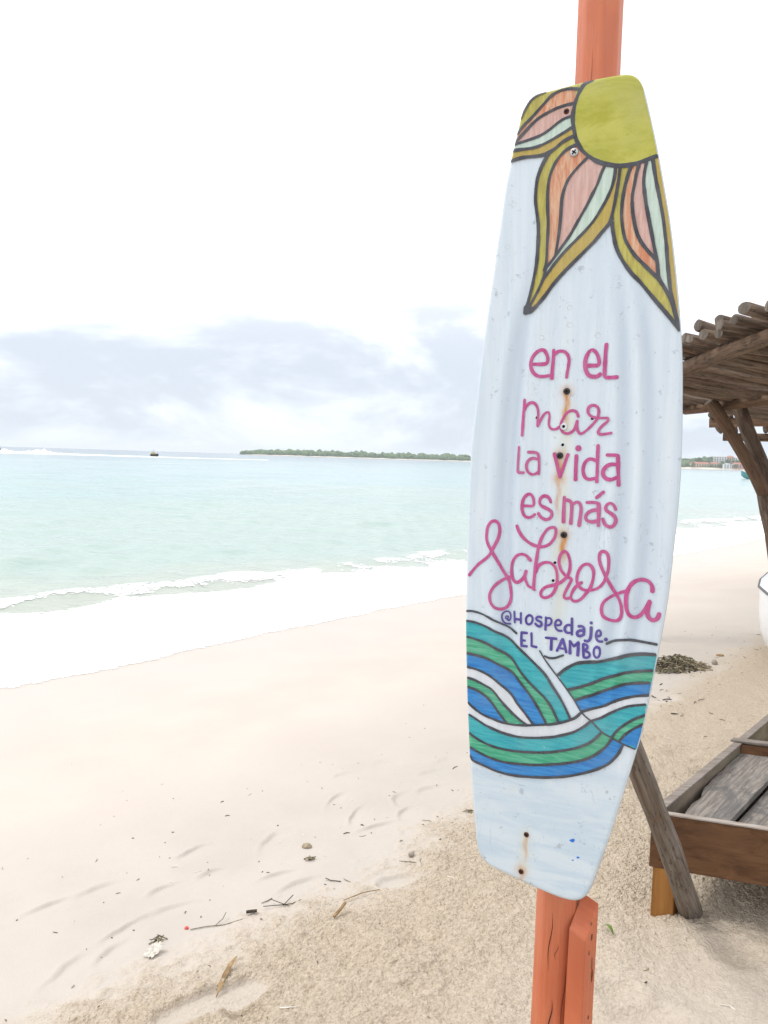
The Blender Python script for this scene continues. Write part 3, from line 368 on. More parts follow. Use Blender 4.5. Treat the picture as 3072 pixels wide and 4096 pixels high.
STROKES=[
('painted_petal_outline','black',5.29,[-81.3,678.1,-91.3,676,-94.5,674.9,-97.6,673.3,-100.6,671.4,-103.5,669.2,-106.2,666.8,-110.9,660.8,-119.1,648.1,-122.7,641.4]),
('painted_petal_outline','black',5.29,[-22.5,671.9,-36,675.1,-39.3,675.5,-47.3,675.7,-51.2,675.4,-58.3,674,-61.6,672.9,-67.7,670.1,-70.4,668.3,-72.9,666.3,-80.6,659.4,-97.8,643.3,-103.5,638.2,-114.2,629.7,-116.6,627.6,-122.3,621.7,-127.1,616.3]),
('painted_petal_outline','black',5.29,[-31.7,650,-43.3,649.5,-50.8,648.6,-58.8,647.2,-61.9,646.4,-71.2,643.4,-83.8,638.9,-86.9,637.5,-90,636,-95.8,632.3,-101.5,627.9,-107.2,623.1,-115.9,615,-129.3,603.3]),
('painted_petal_outline','black',4.88,[-33.3,629.8,-41.1,628.6,-44.8,627.8,-48.3,626.5,-55,623.2,-57.6,621.7,-65.2,616.7,-71.9,612.7,-78.5,609.4,-85.1,606.8,-88.6,605.7,-94.8,604.3,-114.6,600.8,-124.3,599.5,-130.8,599]),
('painted_petal_outline','black',5.29,[-29.9,612.3,-41.2,606.6,-63.4,596.9,-72.9,593.2,-82.5,590.2,-88.9,588.8,-95.3,587.8,-98.5,587.5,-101.7,587.4,-134.1,588.4]),
('painted_petal_outline','black',6.1,[-26.5,596.8,-34.3,594.8,-38,593.6,-44.8,590.7,-50.7,587.2,-55.7,583.3,-58.3,581.5,-63.8,578.3,-69.9,575.6,-76.7,573.7,-84.4,572.7,-87.9,572.6,-110,573.9,-119.7,573.9,-126.6,573,-137.2,571.2]),
('painted_petal_outline','black',6.1,[-69.8,574.4,-74,568.4,-77.6,562.4,-82.2,553.2,-86,543.4,-87.1,539.7,-88.1,536,-89.2,529.5,-90.4,515.7,-90.7,505.5,-90.5,498.6,-89.8,491.6,-85.9,470.2,-84.3,459.4,-83.8,455.6,-83.2,445.4,-82.8,431.4,-82.8,424.6,-83.2,406.4,-83.8,394.5,-84.5,387.2,-86,377.1,-90,354.8,-91.6,346.9,-94.5,334.8,-97.4,323.7,-102.2,308.1]),
('painted_petal_outline','black',5.29,[-20.7,582.2,-31.3,579.3,-34.7,578,-37.7,576.5,-40.6,574.9,-46,570.9,-51.2,565.9,-55.9,559.7,-57.8,556.7,-61.4,550,-64.4,543.1,-66.4,536.3,-67.2,532.9,-68.4,525.7,-69,519.4,-69.3,509.1,-69.1,498.3,-68.3,483.1,-67.5,472.3,-66.5,462.3,-66.1,452,-66.1,438.3,-66.5,421.4,-66.4,398.6,-66.6,391.9,-67.3,387.3,-68.1,383.6,-70,376.6]),
('painted_petal_outline','black',5.29,[-4.2,556.8,-12.5,550,-17.7,545.2,-25,537.7,-31.6,530.3,-33.5,527.5,-35.2,524.5,-36.7,521.2,-39.4,514.4,-41.7,507.2,-43.4,499.7,-44.2,492.5,-44.7,478.2,-44.7,471.2,-45.1,457.5,-46,443.9,-48.6,420,-51.1,400.8]),
('painted_petal_outline','black',5.29,[26.8,540.5,23.9,535.1,21.1,528.9,16.9,515.6,15.7,512.3,12.5,505.4,8.8,498.3,2.7,485.5,-2.1,476.3,-16.2,452,-25.5,435.2,-31.5,426.3,-39.9,415.2,-50.1,401.2,-57.1,392.4,-67.4,380.3]),
('painted_petal_outline','black',5.29,[44.3,535.6,43.8,524.8,42.9,517.9,40.8,507.8,38.7,501.2,34.9,491.6,30.3,482.1,26.7,475.6,16.9,459.4,12.4,452.9,10.2,450.2,3.1,442.2,-2.1,436.8,-7.7,431.4,-29.4,411.7,-34.3,407,-42,398.7,-49.3,390.4,-54,384.5,-73.2,358.7]),
('painted_petal_outline','black',5.29,[-66.3,384.1,-69.8,366.9,-70.7,363.7,-73.4,356.2,-74.9,352.6,-79.8,342.2,-87.4,328.8,-93.1,319.5]),
('painted_petal_outline','black',6.1,[51.7,535.8,50.3,515.2,49.1,504.2,45.6,477.6,43.6,466.5,40.5,452.3,39.4,448.7,37.8,445.2,35.9,442.4,33.6,439.6,26,431.5,19.1,423.2,14.1,417.6,9.5,413.1,-32.3,374.1,-43,363.1,-52.8,352,-57.3,346,-65.3,334.7,-70.5,328.3,-78.1,319.8,-83.3,315,-88.6,311.3,-91.8,309.6,-102.1,305.5]),
('painted_petal_outline','black',6.1,[42,459.6,42.9,445.9,43.5,439.6,44.1,435.5,45.4,428.3,48.8,413.7,50.9,406.6,53.4,400.3,56.2,394.2,61.3,384.8,67.2,375.4,71.7,369,76.5,362.6,79,359.6,84,354.2,89.2,349.1,93.9,343.9,115,317.8,142.4,285,158.9,264.1]),
('painted_petal_outline','black',5.7,[70,534,67.1,527,65.7,522.9,64,516.7,61,503.1,58.9,489.6,57.8,477.9,57.6,473.9,57.4,463.1,57.6,456.3,58.2,449.4,59.2,442.4,61.2,431.7,63,424.4,65,417.6,66.5,414.1,68.1,411,73.6,401.6,75.6,398.4,82.3,388.9,84.7,386.1,120.5,349.1,125.1,343.4,129.1,337.6,136.6,324.7,140.2,317.8,143.4,311,146,303.6,149.5,292.5,157.1,271.4]),
('painted_petal_outline','black',5.29,[82,534,79.4,524.8,78,517.7,76,502.1,74.3,492.1,73.9,488.8,73.6,481.6,73.7,477.7,74.3,469.7,75.1,462.3,76.8,452.2,79.8,438.4,81.6,431.5,85.1,421.7,88,415.6,91.6,409.3,93.8,406,101,396.6,111.1,385,118.3,377.2]),
('painted_petal_outline','black',5.7,[93.7,537.2,91.5,524.2,90.5,510.9,90.7,504.1,91.5,497.4,93.6,483.9,96.7,467.2,112.9,397.5,117.7,377.7,119.1,371.1,121,354.9,121.8,351.4,123,347.7,127.8,338.8]),
('painted_petal_outline','black',5.7,[103,540.7,108.7,511,110.2,504.1,118.6,469.4,123.3,448.1,125.4,437,131.8,396.6,134.1,374.6,139.9,335.4,141.3,328.1,142.9,321.1,156,273.9]),
('painted_sun_outline','black',6.92,[-0.3,683.1,-10,680.3,-12.7,678.8,-14.9,676.7,-16.7,674.2,-21.6,666,-23.1,663.1,-25.5,657.2,-26.5,654.4,-28.2,648.2,-30.3,637.4,-30.8,629.9,-30.2,618.6,-28.8,610.9,-24.5,593.7,-23.5,590.6,-22.2,587.4,-18.8,580.6,-14.7,574,-12.5,571,-7.9,565.8,-0.5,559.2,7.1,553.4,12.6,549.9,18.4,546.8,27.9,542.8,38.2,539.6,45.4,537.9,53.3,536.7,61.3,536,65,535.9,72.1,536.3,78.7,537.2,85.4,538.4,108.9,544.1]),
('painted_wave_outline','black',3.94,[-190.1,-240.8,-183,-239.7,-179.2,-239.6,-175.8,-239.8,-168.5,-240.7,-164.8,-241.4,-157.6,-243.3,-129,-253.6,-111.2,-259.6,-107.8,-261,-101.3,-264.4,-91.7,-270.1]),
('painted_wave_outline','black',4.59,[-189.4,-259.1,-179.1,-259.3,-175.3,-259.7,-168.6,-260.8,-161.4,-262.3,-150.8,-265.2,-129.9,-272.6,-119.2,-276,-112.8,-278.5,-106.6,-281.9,-98,-287.7,-86.4,-296.1,-80.4,-300.6,-71.6,-307.6,-45.5,-328.8,-39.4,-334,-34,-339.4,-29.3,-345.5,-22.3,-355.5,-10.7,-370,-4.9,-378.2,-1,-384.1,2.6,-390,12.7,-408.4]),
('painted_wave_outline','black',4.59,[-187.7,-289.4,-177.7,-290.5,-167.3,-292.2,-156.5,-294.4,-146,-297.4,-139,-299.8,-117.9,-307.7,-111.4,-310.7,-105,-314.4,-102.2,-316.4,-99.4,-318.6,-94.1,-323.7,-89.2,-329.4,-86.8,-332.5,-76.7,-343.8,-68.9,-351.8,-63.8,-356.7,-54.9,-364,-37.4,-377.3,-34.7,-379.5,-29.5,-384.6,-24.9,-390.1,-20.4,-396.5,-17,-402.1,-8.4,-417.8]),
('painted_wave_outline','black',4.59,[-185.9,-320.6,-176.4,-320.8,-169.6,-321.3,-159,-322.5,-151.8,-323.7,-144.8,-325.2,-137.9,-327,-130.9,-329.2,-123.8,-331.7,-104.1,-340,-98.6,-342.8,-95.5,-344.9,-90.6,-349,-80.2,-359.1,-64.7,-375.5,-57.6,-383.9,-51.2,-392.2,-43.1,-403.7,-30,-424.6]),
('painted_wave_outline','black',4.59,[-183.7,-346.6,-172.6,-347.2,-165.3,-348.4,-158.1,-350,-147.6,-353.1,-140.1,-356.2,-133.1,-359.7,-123.4,-365.2,-117.3,-369.1,-108.3,-375.2,-102.2,-379.7,-96.6,-384.6,-94.1,-387.4,-87.1,-396.5,-84.5,-399.5,-69.7,-413.7,-60.4,-423.8,-53.4,-431.8]),
('painted_wave_outline','black',4.59,[-182.3,-366.8,-174.8,-367.6,-170.8,-368.3,-167.4,-369.2,-156.3,-372.7,-141.4,-377.9,-137.8,-379.4,-134.6,-381.1,-131.8,-383,-129.3,-385,-112.8,-401.5,-104.4,-409.3,-98.2,-414.5,-92.2,-419.2,-86.4,-423.3,-80.4,-427,-77.3,-428.7,-64.5,-434.7]),
('painted_wave_outline','black',4.59,[-181,-384.1,-170.6,-385.6,-163.4,-387.5,-152.3,-391.7,-148.8,-393.5,-142.5,-397.6,-139.5,-399.9,-133.5,-405.2,-128.4,-410.6,-120.7,-419.7,-108,-433.1,-102.9,-438.2]),
('painted_wave_outline','black',4.59,[-179.4,-414.1,-171.6,-419.6,-163,-424.9,-153.5,-429.9,-146.9,-432.3,-136.3,-434.7,-119.1,-438,-112.2,-439,-105,-439.6,-101.1,-439.7,-93.3,-439.7,-85.6,-439.3,-81.8,-438.9,-70.5,-437,-55.6,-434.1,-44.5,-431.7,-26.2,-427.4,-19,-425.3,-11.7,-422.9,2.4,-417.2,12.1,-412.3,18,-408.8,20.7,-406.9,23.4,-404.6,25.7,-402.1,32,-394.5]),
('painted_wave_outline','black',4.59,[-175.9,-436.5,-164.8,-441.1,-149.7,-448,-146.5,-449.3,-139.8,-451.6,-132.8,-453.6,-121.8,-456.2,-114.1,-457.8,-102,-459.5,-87.5,-460.3,-79.9,-460.3,-69.3,-459.5,-58.8,-458,-51.7,-456.7,-32.6,-452.6,-21.3,-449.7,-13.8,-447.4,-10,-446,3.5,-440.4,15.9,-434.7,21.8,-431.3,24.9,-429.2,31.3,-424.2,39.7,-417,47,-409.3,49.7,-407,52.4,-405.3,64.9,-398.8,67.9,-396.8,76.7,-390.2,82.5,-386.1,94.1,-378.6,103.4,-373.3,110.1,-370.1,120.3,-366.6,138,-362]),
('painted_wave_outline','black',4.59,[-173.7,-471.5,-167.2,-475.3,-163.3,-477.2,-156.9,-479.8,-145.8,-483.6,-138.8,-485.4,-132.3,-486.7,-128.9,-487.3,-118.2,-488.5,-104.3,-488.9,-89.2,-488.3,-81.9,-487.7,-66.6,-485.9,-47.7,-482.9,-36.7,-480.8,-25.7,-478.3,-18.4,-476.3,-3.7,-471.7,6.8,-467.9,17.3,-463.7,24.1,-460.7,33.4,-456,42.9,-450.3,45.9,-448.2,51.4,-443.8,56.5,-438.8,58.8,-436.1,67.5,-424.7]),
('painted_wave_outline','black',4.59,[-170.9,-498.2,-160,-502.2,-152.9,-504.5,-142.6,-507.5,-138.9,-508.4,-127.9,-510.4,-120.2,-511.5,-116.3,-511.9,-108.4,-512.3,-97.8,-512.1,-90.6,-511.6,-72,-509.7,-64.3,-508.7,-52.5,-506.9,-41.3,-504.7,-22.7,-500.2,-0.4,-494,10.4,-490.5,17.4,-488,24.2,-485.4,37.1,-479.8,43.3,-476.4,49.3,-472.8,55,-468.8,60.4,-464.5,63.1,-462.1,68.4,-456.8,75.6,-448.7,80,-442.7,87,-429.4]),
('painted_wave_outline','black',4.59,[-171.1,-514,-169.6,-516.8,-167.6,-519.5,-164.4,-521.8,-161.8,-522.9,-158.7,-523.8,-151.4,-525.5,-140.2,-527.7,-123.5,-531.6,-116.3,-532.7,-102.4,-533.7,-94.9,-533.8,-83.6,-533.3,-76.3,-532.7,-65,-531.3,-53.1,-529.5,-33.7,-526,-14.5,-521.8,-6.9,-519.8,3.8,-516.7,14.2,-513.2,28.5,-507.6,39.2,-502.9,52.7,-496.3,59.7,-492.5,66.1,-488.8,75.3,-482.6,81.3,-477.8,84,-475.3,88.8,-469.9,93.1,-464.1,96.8,-458.1,100.2,-452,105.3,-439.2]),
('painted_wave_outline','black',4.81,[68.6,-267.4,77.7,-261.9,81,-260.4,84.5,-259.1,88.1,-258.1,91.9,-257.2,99.2,-256,106.1,-255.4,117.1,-255.2,133,-255.8,150.8,-257]),
('painted_wave_outline','black',5.69,[-12.4,-334.6,-2.4,-324.2,3.2,-319.5,12.2,-313,18.6,-309.4,21.9,-308.1,25.2,-307,32.2,-305.2,43.1,-302.8,54.7,-300.7,62.5,-298.8,65.8,-297.8,75.6,-294,97.9,-284.9,108,-281.5,118.5,-278.6,125.7,-277,133.2,-275.8,141.1,-275.1,149,-274.7]),
('painted_wave_outline','black',5.25,[6.3,-358.4,19.7,-353.5,29.9,-349,47.3,-340.1,60.7,-332.4,70.7,-327.1,84,-320.7,95,-316.1,102.6,-313.2,117.4,-308.6,131.8,-305.1,145.6,-302.5]),
('painted_wave_outline','black',4.81,[19.7,-375.2,37.2,-365.9,51.4,-359.4,55.1,-357.5,78.4,-344.3,84.9,-340.9,95,-336.2,105.4,-332.1,113,-329.7,117.1,-328.6,127.5,-326.4,142.6,-323.7]),
('painted_wave_outline','black',4.59,[31.9,-393.4,48.6,-385.6,52.1,-384.1,59.3,-381.5,66.5,-378.3,72.2,-374.9,80.8,-369.1,87,-365.5,96.9,-360.3,103.6,-357.2,113.4,-353.2,119.9,-350.9,129.8,-348.1,143.1,-345.2]),
('painted_wave_outline','black',4.59,[85.7,-429.7,91.6,-419.4,94,-416.1,98.4,-410.8,105.9,-403.1,114.3,-395.8,120.3,-391.2,125.9,-387.6,137.6,-380.9]),
('painted_wave_outline','black',4.59,[98.7,-433.8,104.4,-424.3,106.9,-421,112.1,-415.4,115.1,-412.5,121.2,-407.1,126.9,-402.8,135.5,-397]),
('painted_wave_outline','black',3.94,[-38.4,-304.3,-33,-306.1,-30,-306.6,-26.7,-306.6,-23.2,-306.1,-19.2,-305,-16.5,-303.9,-4.7,-298]),
('painted_wave_outline','black',2.84,[-47.6,-295.9,-39.7,-307.5,-37.6,-310.4,-33,-316.1,-0.7,-351.9,9.1,-363.4,14,-369.3,18.6,-375.3,25.2,-385.2,29.6,-391.3,32,-394,34.8,-396.6,37.7,-398.9,46.7,-404.8,49.7,-407,52.4,-409.1,60.6,-416.2,66,-420.5,68.7,-422.3,72.2,-424.3,75.5,-425.8,88.8,-430.9,95.2,-433.3,101.8,-435.5,111.8,-438.4,125.5,-441.7]),
('painted_word_en','magenta',6.33,[-82.3,215.2,-72.3,214.8,-65.4,214.9,-61.9,215.1,-59.2,215.9,-57.2,218.6,-56.8,222.4,-57.2,225.4,-58.1,228.6,-60.5,234.3,-62,236.6,-63.6,238.4,-66.5,239.8,-69.8,239.9,-72.4,239,-75.2,237.4,-77.7,235.6,-79.9,233.4,-81.9,231,-83.6,228.5,-84.9,225.9,-85.9,223.3,-86.6,220.6,-87.1,216.7,-86.9,212.7,-86.4,209.9,-85.6,207.2,-84.5,204.6,-83.1,202.2,-81.4,199.9,-79.4,197.9,-76.2,195.6,-72.4,194,-69.4,193.5,-66.1,193.3,-62.9,193.3,-59.8,193.6,-53.9,194.7]),
('painted_word_en','magenta',6.33,[-47.5,239.1,-47.2,229.3,-47.2,222.7,-48.4,199.9,-48.6,190]),
('painted_word_en','magenta',6.07,[-46.5,230.6,-43.6,233.3,-40.7,235.6,-37.5,236.5,-34.1,236.7,-30.7,236.4,-27.5,235.1,-25.4,233.6,-23.5,231.5,-21.9,229.1,-20.7,226.3,-19.9,223.2,-19.5,220,-19.5,216.6,-20.3,209.6,-21.8,199.3,-22.4,190.8]),
('painted_word_el','magenta',6.33,[12.8,210.3,28.5,209.9,31.3,210.8,32.2,214.1,31.8,218.5,31,221.9,29.8,225.6,28.5,228.8,26.2,232.2,23.7,234.7,21.5,236.3,19.2,236.7,16.7,235.9,14.2,233.7,12.7,231.4,10.1,225.5,8.7,219.6,8.4,216.6,8.4,210.5,9.4,204.8,11.4,199.8,12.7,197.4,14.3,195.1,16.2,193.3,18.6,192.2,21.4,191.5,24,191.2,27.3,191.1,30.3,191.7,32.8,193.4,35.2,195.4]),
('painted_word_el','magenta',6.86,[43,245.4,42.1,233.4,42.1,217.5,41.9,211,42,197.8,42.3,193.8,42.8,190.8,43.7,189.5,46.4,189.2,50.6,189,63.5,189.5]),
('painted_word_mar','magenta',6.07,[-96,152.8,-96.3,139.4,-97.1,119.2,-97.7,89]),
('painted_word_mar','magenta',5.01,[-95.8,132.7,-92.9,139.3,-91.3,142.1,-88.7,144.9,-86,146.7,-83.3,147.7,-80.6,147.7,-77.6,146.4,-74.9,144,-73.4,141.8,-72.1,139,-71.1,136,-70.5,132.8,-70,126.1,-70.2,116.7,-70,106.1]),
('painted_word_mar','magenta',4.75,[-69.8,106.7,-66.1,115.4,-62.8,121.9,-61.1,124.7,-58.5,128,-55.9,130.1,-53.3,131,-51.2,130.3,-50,127.4,-49.5,123.5,-50.4,111.4,-50.1,107.6,-48.6,104.6,-46.5,102.3,-44.2,100.9,-41.7,100.4,-38.7,100.7,-35.7,101.7,-31.2,105.1]),
('painted_word_mar','magenta',5.01,[0.9,123,-0.9,128.5,-2.1,130.8,-4.6,132.7,-7.5,133.6,-10.7,133.6,-14,132.7,-17.3,130.9,-20.4,128.1,-22.2,125.8,-25.3,120.2,-26.6,117.4,-27.7,114.5,-28.5,111.7,-29.1,107.7,-28.9,103.8,-27.6,99.9,-25.5,96.6,-22.3,94.6,-18.7,93.7,-15.4,93.7,-12.2,94.8,-8.8,96.7,-5.8,99.4,-4.4,102,-2.3,108,-0.5,115.8]),
('painted_word_mar','magenta',5.01,[-0.5,115.8,-0.6,108,-0.2,103.9,0.7,100.2,2.2,96.8,4.2,94.3,6.6,93.7,9.4,94.4,11.6,95.7,13.9,97.6,18.7,101.9,23.7,106.9,28.3,112.1,32,117.2,34.4,122.4,35.1,125.4,35.5,128.6,35.6,131.4,35.3,134.9,34.3,137.9,32.2,140.3,29.6,142,26.7,142.6,23.8,142.4,21.1,141.5,18.8,139.8,17.4,137.2,16.9,134,17.4,130.7,18.8,127.5,21.4,125,24.8,123,28.4,121.8,32.5,121.1,35.8,120.9,49.3,120.9,51.6,120.6,52.4,116.7,50.2,114.4,41.9,106.9,39.7,104.5,37.5,101,36.2,98,36,95.6,37.1,93.9,40.2,93.1,44.1,92.9,58.9,95.7]),
('painted_word_la','magenta',4.75,[-102.9,68.6,-103.7,35.5,-103.7,29.9,-103.2,23.8,-102,22.6,-99.2,22.5,-91.5,22.7]),
('painted_word_la','magenta',5.27,[-85.2,59.5,-77.2,59.7,-73.1,59.4,-69.6,58.5,-67.5,56.7,-66.3,53.9,-65.6,51.6,-64.9,45.9,-64.4,35.2,-64.5,21.1]),
('painted_word_la','magenta',5.27,[-66.4,47.2,-70.2,48.3,-74,49,-77.6,48.8,-80.8,47.5,-82.8,45.8,-84.7,43.7,-86.1,41.3,-87,38.7,-87.4,35.9,-87.4,33.1,-86.9,30.3,-85.9,27.5,-84.7,25.1,-82,22.4,-78.9,20.6,-75.8,19.9,-72.7,20.1,-69.6,21.7,-66.6,23.7]),
('painted_word_vida','magenta',6.33,[-38.1,58,-33.4,42,-30.4,31,-26.1,17.2]),
('painted_word_vida','magenta',6.07,[-26.1,17.2,-23.2,25.6,-18.3,43.3,-13.7,57.3]),
('painted_word_vida','magenta',7.12,[0.9,55.7,0.8,35.4,1.3,13.7]),
('painted_word_vida','magenta',6.33,[34.9,47.5,31.6,49.3,28.4,50.6,25.1,50.7,22,49.7,19,47.6,16.4,44.4,15.1,41.6,14.2,38.3,13.6,35.1,13.4,32,13.5,28.9,14.9,23.1,16.2,20.5,17.7,18.3,20.5,16.2,23.7,15.3,26.9,15.4,35.8,17.7]),
('painted_word_vida','magenta',6.07,[37.2,74.1,37.2,57.9,37.9,26.9,38,11.3]),
('painted_word_vida','magenta',5.54,[52.8,58.1,65.1,58.3,70.4,58]),
('painted_word_vida','magenta',5.8,[71.3,57.5,72.3,46,72.9,33.3,74.2,20.5,74.9,7]),
('painted_word_vida','magenta',6.33,[71.2,42.2,64.8,42.6,61.8,42.5,57.8,41.5,54.4,39.7,52.3,38,50.4,35.9,49,33.7,47.7,30.5,47.4,27.2,48.3,23.5,50.3,20.2,53.3,17.9,56.8,16.6,60.5,16.3,64.4,16.9,66.8,17.8,71.7,20.4]),
('painted_word_es','magenta',5.54,[-89.5,-36.9,-74.8,-36.7,-71.8,-35.9,-70.8,-32.6,-71.1,-28.4,-71.7,-25.4,-72.5,-22.3,-73.6,-19.7,-75.6,-17,-78,-15.5,-80.3,-15.2,-82.8,-16.1,-85.6,-18.2,-88.1,-21.1,-89.4,-23.6,-90.5,-26.5,-91.3,-29.5,-91.8,-32.6,-92.2,-35.8,-92.2,-39.1,-91.9,-42.3,-91.3,-45.6,-90.4,-48.5,-88.7,-52.2,-86.6,-55.1,-83.9,-56.9,-80.9,-57.7,-77.9,-57.6,-74.7,-56.4,-72.5,-55,-68,-51.2]),
('painted_word_es','magenta',5.8,[-40.4,-28.1,-41.8,-24.2,-43.4,-20.9,-46,-18.7,-49,-17.5,-52.1,-17.3,-55.1,-18.1,-57.7,-20.2,-59.7,-23.1,-60.7,-26.5,-60.8,-29.9,-59.5,-32.7,-57.1,-35.1,-54.8,-36.4,-49.4,-38.7,-43.5,-40.9,-41.1,-42.2,-38.6,-44.9,-37.4,-48,-37.7,-51.5,-39.1,-54.8,-41.8,-57.4,-45.1,-59,-48.5,-59.2,-51.9,-58.3,-55.3,-56.8,-58.2,-54.7,-60.3,-51.9,-61.9,-48.8]),
('painted_word_mas','magenta',6.33,[-16.7,-17.5,-16.8,-42,-16.7,-49.2,-16.2,-61.4]),
('painted_word_mas','magenta',6.07,[-14.5,-22.7,-11.4,-22.6,-8.5,-23.1,-5.8,-24.5,-3.7,-27.4,-3,-30.8,-2.7,-39.3,-3.3,-63.2]),
('painted_word_mas','magenta',6.07,[-0.9,-29.3,1.9,-26.8,4.8,-25,7.6,-25.1,10.1,-26.7,11.5,-28.7,12.6,-31.4,13.3,-34.4,13.6,-37.7,13.5,-41.3,11.4,-66.2]),
('painted_word_mas','magenta',6.07,[22.4,-25,32,-24.2,41.1,-24.7]),
('painted_word_mas','magenta',6.59,[42.7,-26.2,43.8,-32.9,44.2,-36.6,44.3,-64]),
('painted_word_mas','magenta',6.07,[42.3,-36.7,38.5,-37.1,34.6,-37.8,32,-38.7,29.4,-40,27.1,-41.5,24.2,-44.4,22.2,-47.7,21.7,-51.1,22.5,-54.3,25.1,-56.5,28.5,-57.8,32.4,-58.1,36.3,-57.7,39.5,-56.8,42.6,-55.6]),
('painted_word_mas','magenta',5.54,[38.7,-16,50.3,-5.3]),
('painted_word_mas','magenta',5.54,[72.6,-34.9,71.3,-31.3,69.8,-28,67.3,-25.5,64.5,-24,61.6,-24.1,58.9,-25.3,56.6,-27.8,55.1,-30.7,55,-33.7,56.3,-36.5,58.3,-38,67,-42.5,70,-44.8,72.2,-48,73.5,-51.6,73.3,-55.7,72,-59.5,69.9,-62.4,67.2,-64.4,64.1,-64.8,60.9,-64.1,57.7,-62.6,55,-60,53.6,-57.6,51.4,-51.8]),
('painted_word_sabrosa','magenta',5.8,[-188.3,-172.7,-180.1,-161.2,-175.3,-155.3,-172.7,-152.4,-170.1,-149.7,-167.3,-147.2,-161.5,-142.6,-156,-137.8,-151,-132.8,-148.9,-130.2,-147.2,-127.6,-145.9,-125,-143.5,-119.3,-137.5,-106.3,-136.3,-103.3,-134.4,-97.6,-133,-91.1,-132.7,-87.4,-132.7,-83.7,-133.2,-79.8,-134.1,-75.9,-135.3,-72.7,-138,-69.3,-141.4,-67.6,-143.9,-67.6,-146.7,-68.5,-149.2,-70.2,-151.6,-72.8,-153.7,-76.1,-155.4,-79.7,-156.4,-83.2,-156.9,-87,-157.3,-97.3,-157.1,-100.5,-156.6,-103.5,-155.4,-107.3,-153.7,-110.8,-150.1,-117,-142.8,-127.8,-122.5,-159.3,-120.7,-161.9,-116.4,-167.2,-114.6,-169.7,-113.1,-172.2,-110.6,-177.6,-109.6,-181,-107.4,-191.5,-106.3,-197.8,-106,-200.8,-106,-204.7,-106.3,-208.4,-107,-212.1,-108.1,-215.7,-109.7,-219.3,-111.5,-222.4,-113.6,-224.7,-116,-226.6,-118.5,-228.1,-121.2,-229.1,-124.1,-229.7,-127.1,-229.8,-130.3,-229.3,-133.6,-228.2,-136.7,-226.7,-139.3,-224.5,-141.7,-221.9,-143.6,-219,-144.9,-216,-145.8,-212.7,-146.2,-209.4,-146.1,-206.2,-145.6,-202.8,-143.2,-196.6,-139.6,-190.8,-137.6,-188.1,-133,-183.1,-127.9,-178.7,-125.1,-176.6,-122.2,-174.6,-116.7,-171.3,-113.6,-169.8,-108.2,-167.7]),
('painted_word_sabrosa','magenta',5.8,[-72.3,-134.7,-76.6,-129.8,-78.9,-127.7,-81.6,-126.1,-84.5,-124.9,-87.5,-124.3,-90.6,-124.6,-93.7,-125.6,-96.5,-127.2,-99.1,-129.2,-101.3,-131.7,-103.3,-134.6,-104.9,-137.9,-106.2,-141.5,-107.1,-145.4,-107.5,-151.6,-107.2,-157.9,-106.2,-165.5,-105.3,-168.8,-103.3,-172.6,-100.8,-175.2,-98,-176.7,-95,-176.7,-92.8,-175.9,-90.4,-174.4,-88.1,-172.6,-86,-170.5,-83.9,-168,-82.1,-165.1,-81,-161.8,-79.4,-154.5]),
('painted_word_sabrosa','magenta',4.75,[-79.4,-154.5,-80.6,-161.6,-80.8,-165,-80.3,-168.2,-79.4,-171.4,-76.8,-177.3,-75,-180,-73,-182.1,-69,-183.3,-65.2,-184,-63.5,-185.5,-62.3,-187.1]),
('painted_word_sabrosa','magenta',5.8,[-100.3,-73.8,-97.4,-80.5,-95.6,-83.8,-93.6,-86.9,-91.4,-90,-88.9,-92.9,-86.2,-95.6,-83.2,-98.1,-80.2,-100.4,-77,-102.5,-73.6,-104.3,-70.2,-105.8,-66.5,-107,-62.8,-107.8,-59,-108.3,-55.3,-108.5,-51.6,-108.2,-48.1,-107.4,-44.8,-106.1,-41.7,-104.3,-38.8,-102,-36.1,-99.2,-33.7,-96,-31.8,-92.7,-30.4,-89,-29.4,-85.2,-28.9,-81.7,-28.8,-78.6,-29.2,-75.8,-30,-73.7,-31.9,-72.2,-34.8,-72.1,-37.2,-72.6,-40.1,-73.7,-42.7,-75.3,-45.1,-77.5,-47.2,-80.2,-51,-86.2,-52.7,-89.5,-54.2,-93,-56.2,-99.1,-57.8,-105.5,-59.5,-114.7,-60.4,-121.3,-61,-128.2,-62.2,-138.5,-63.1,-148.9,-64.2,-169.5,-64.4,-186]),
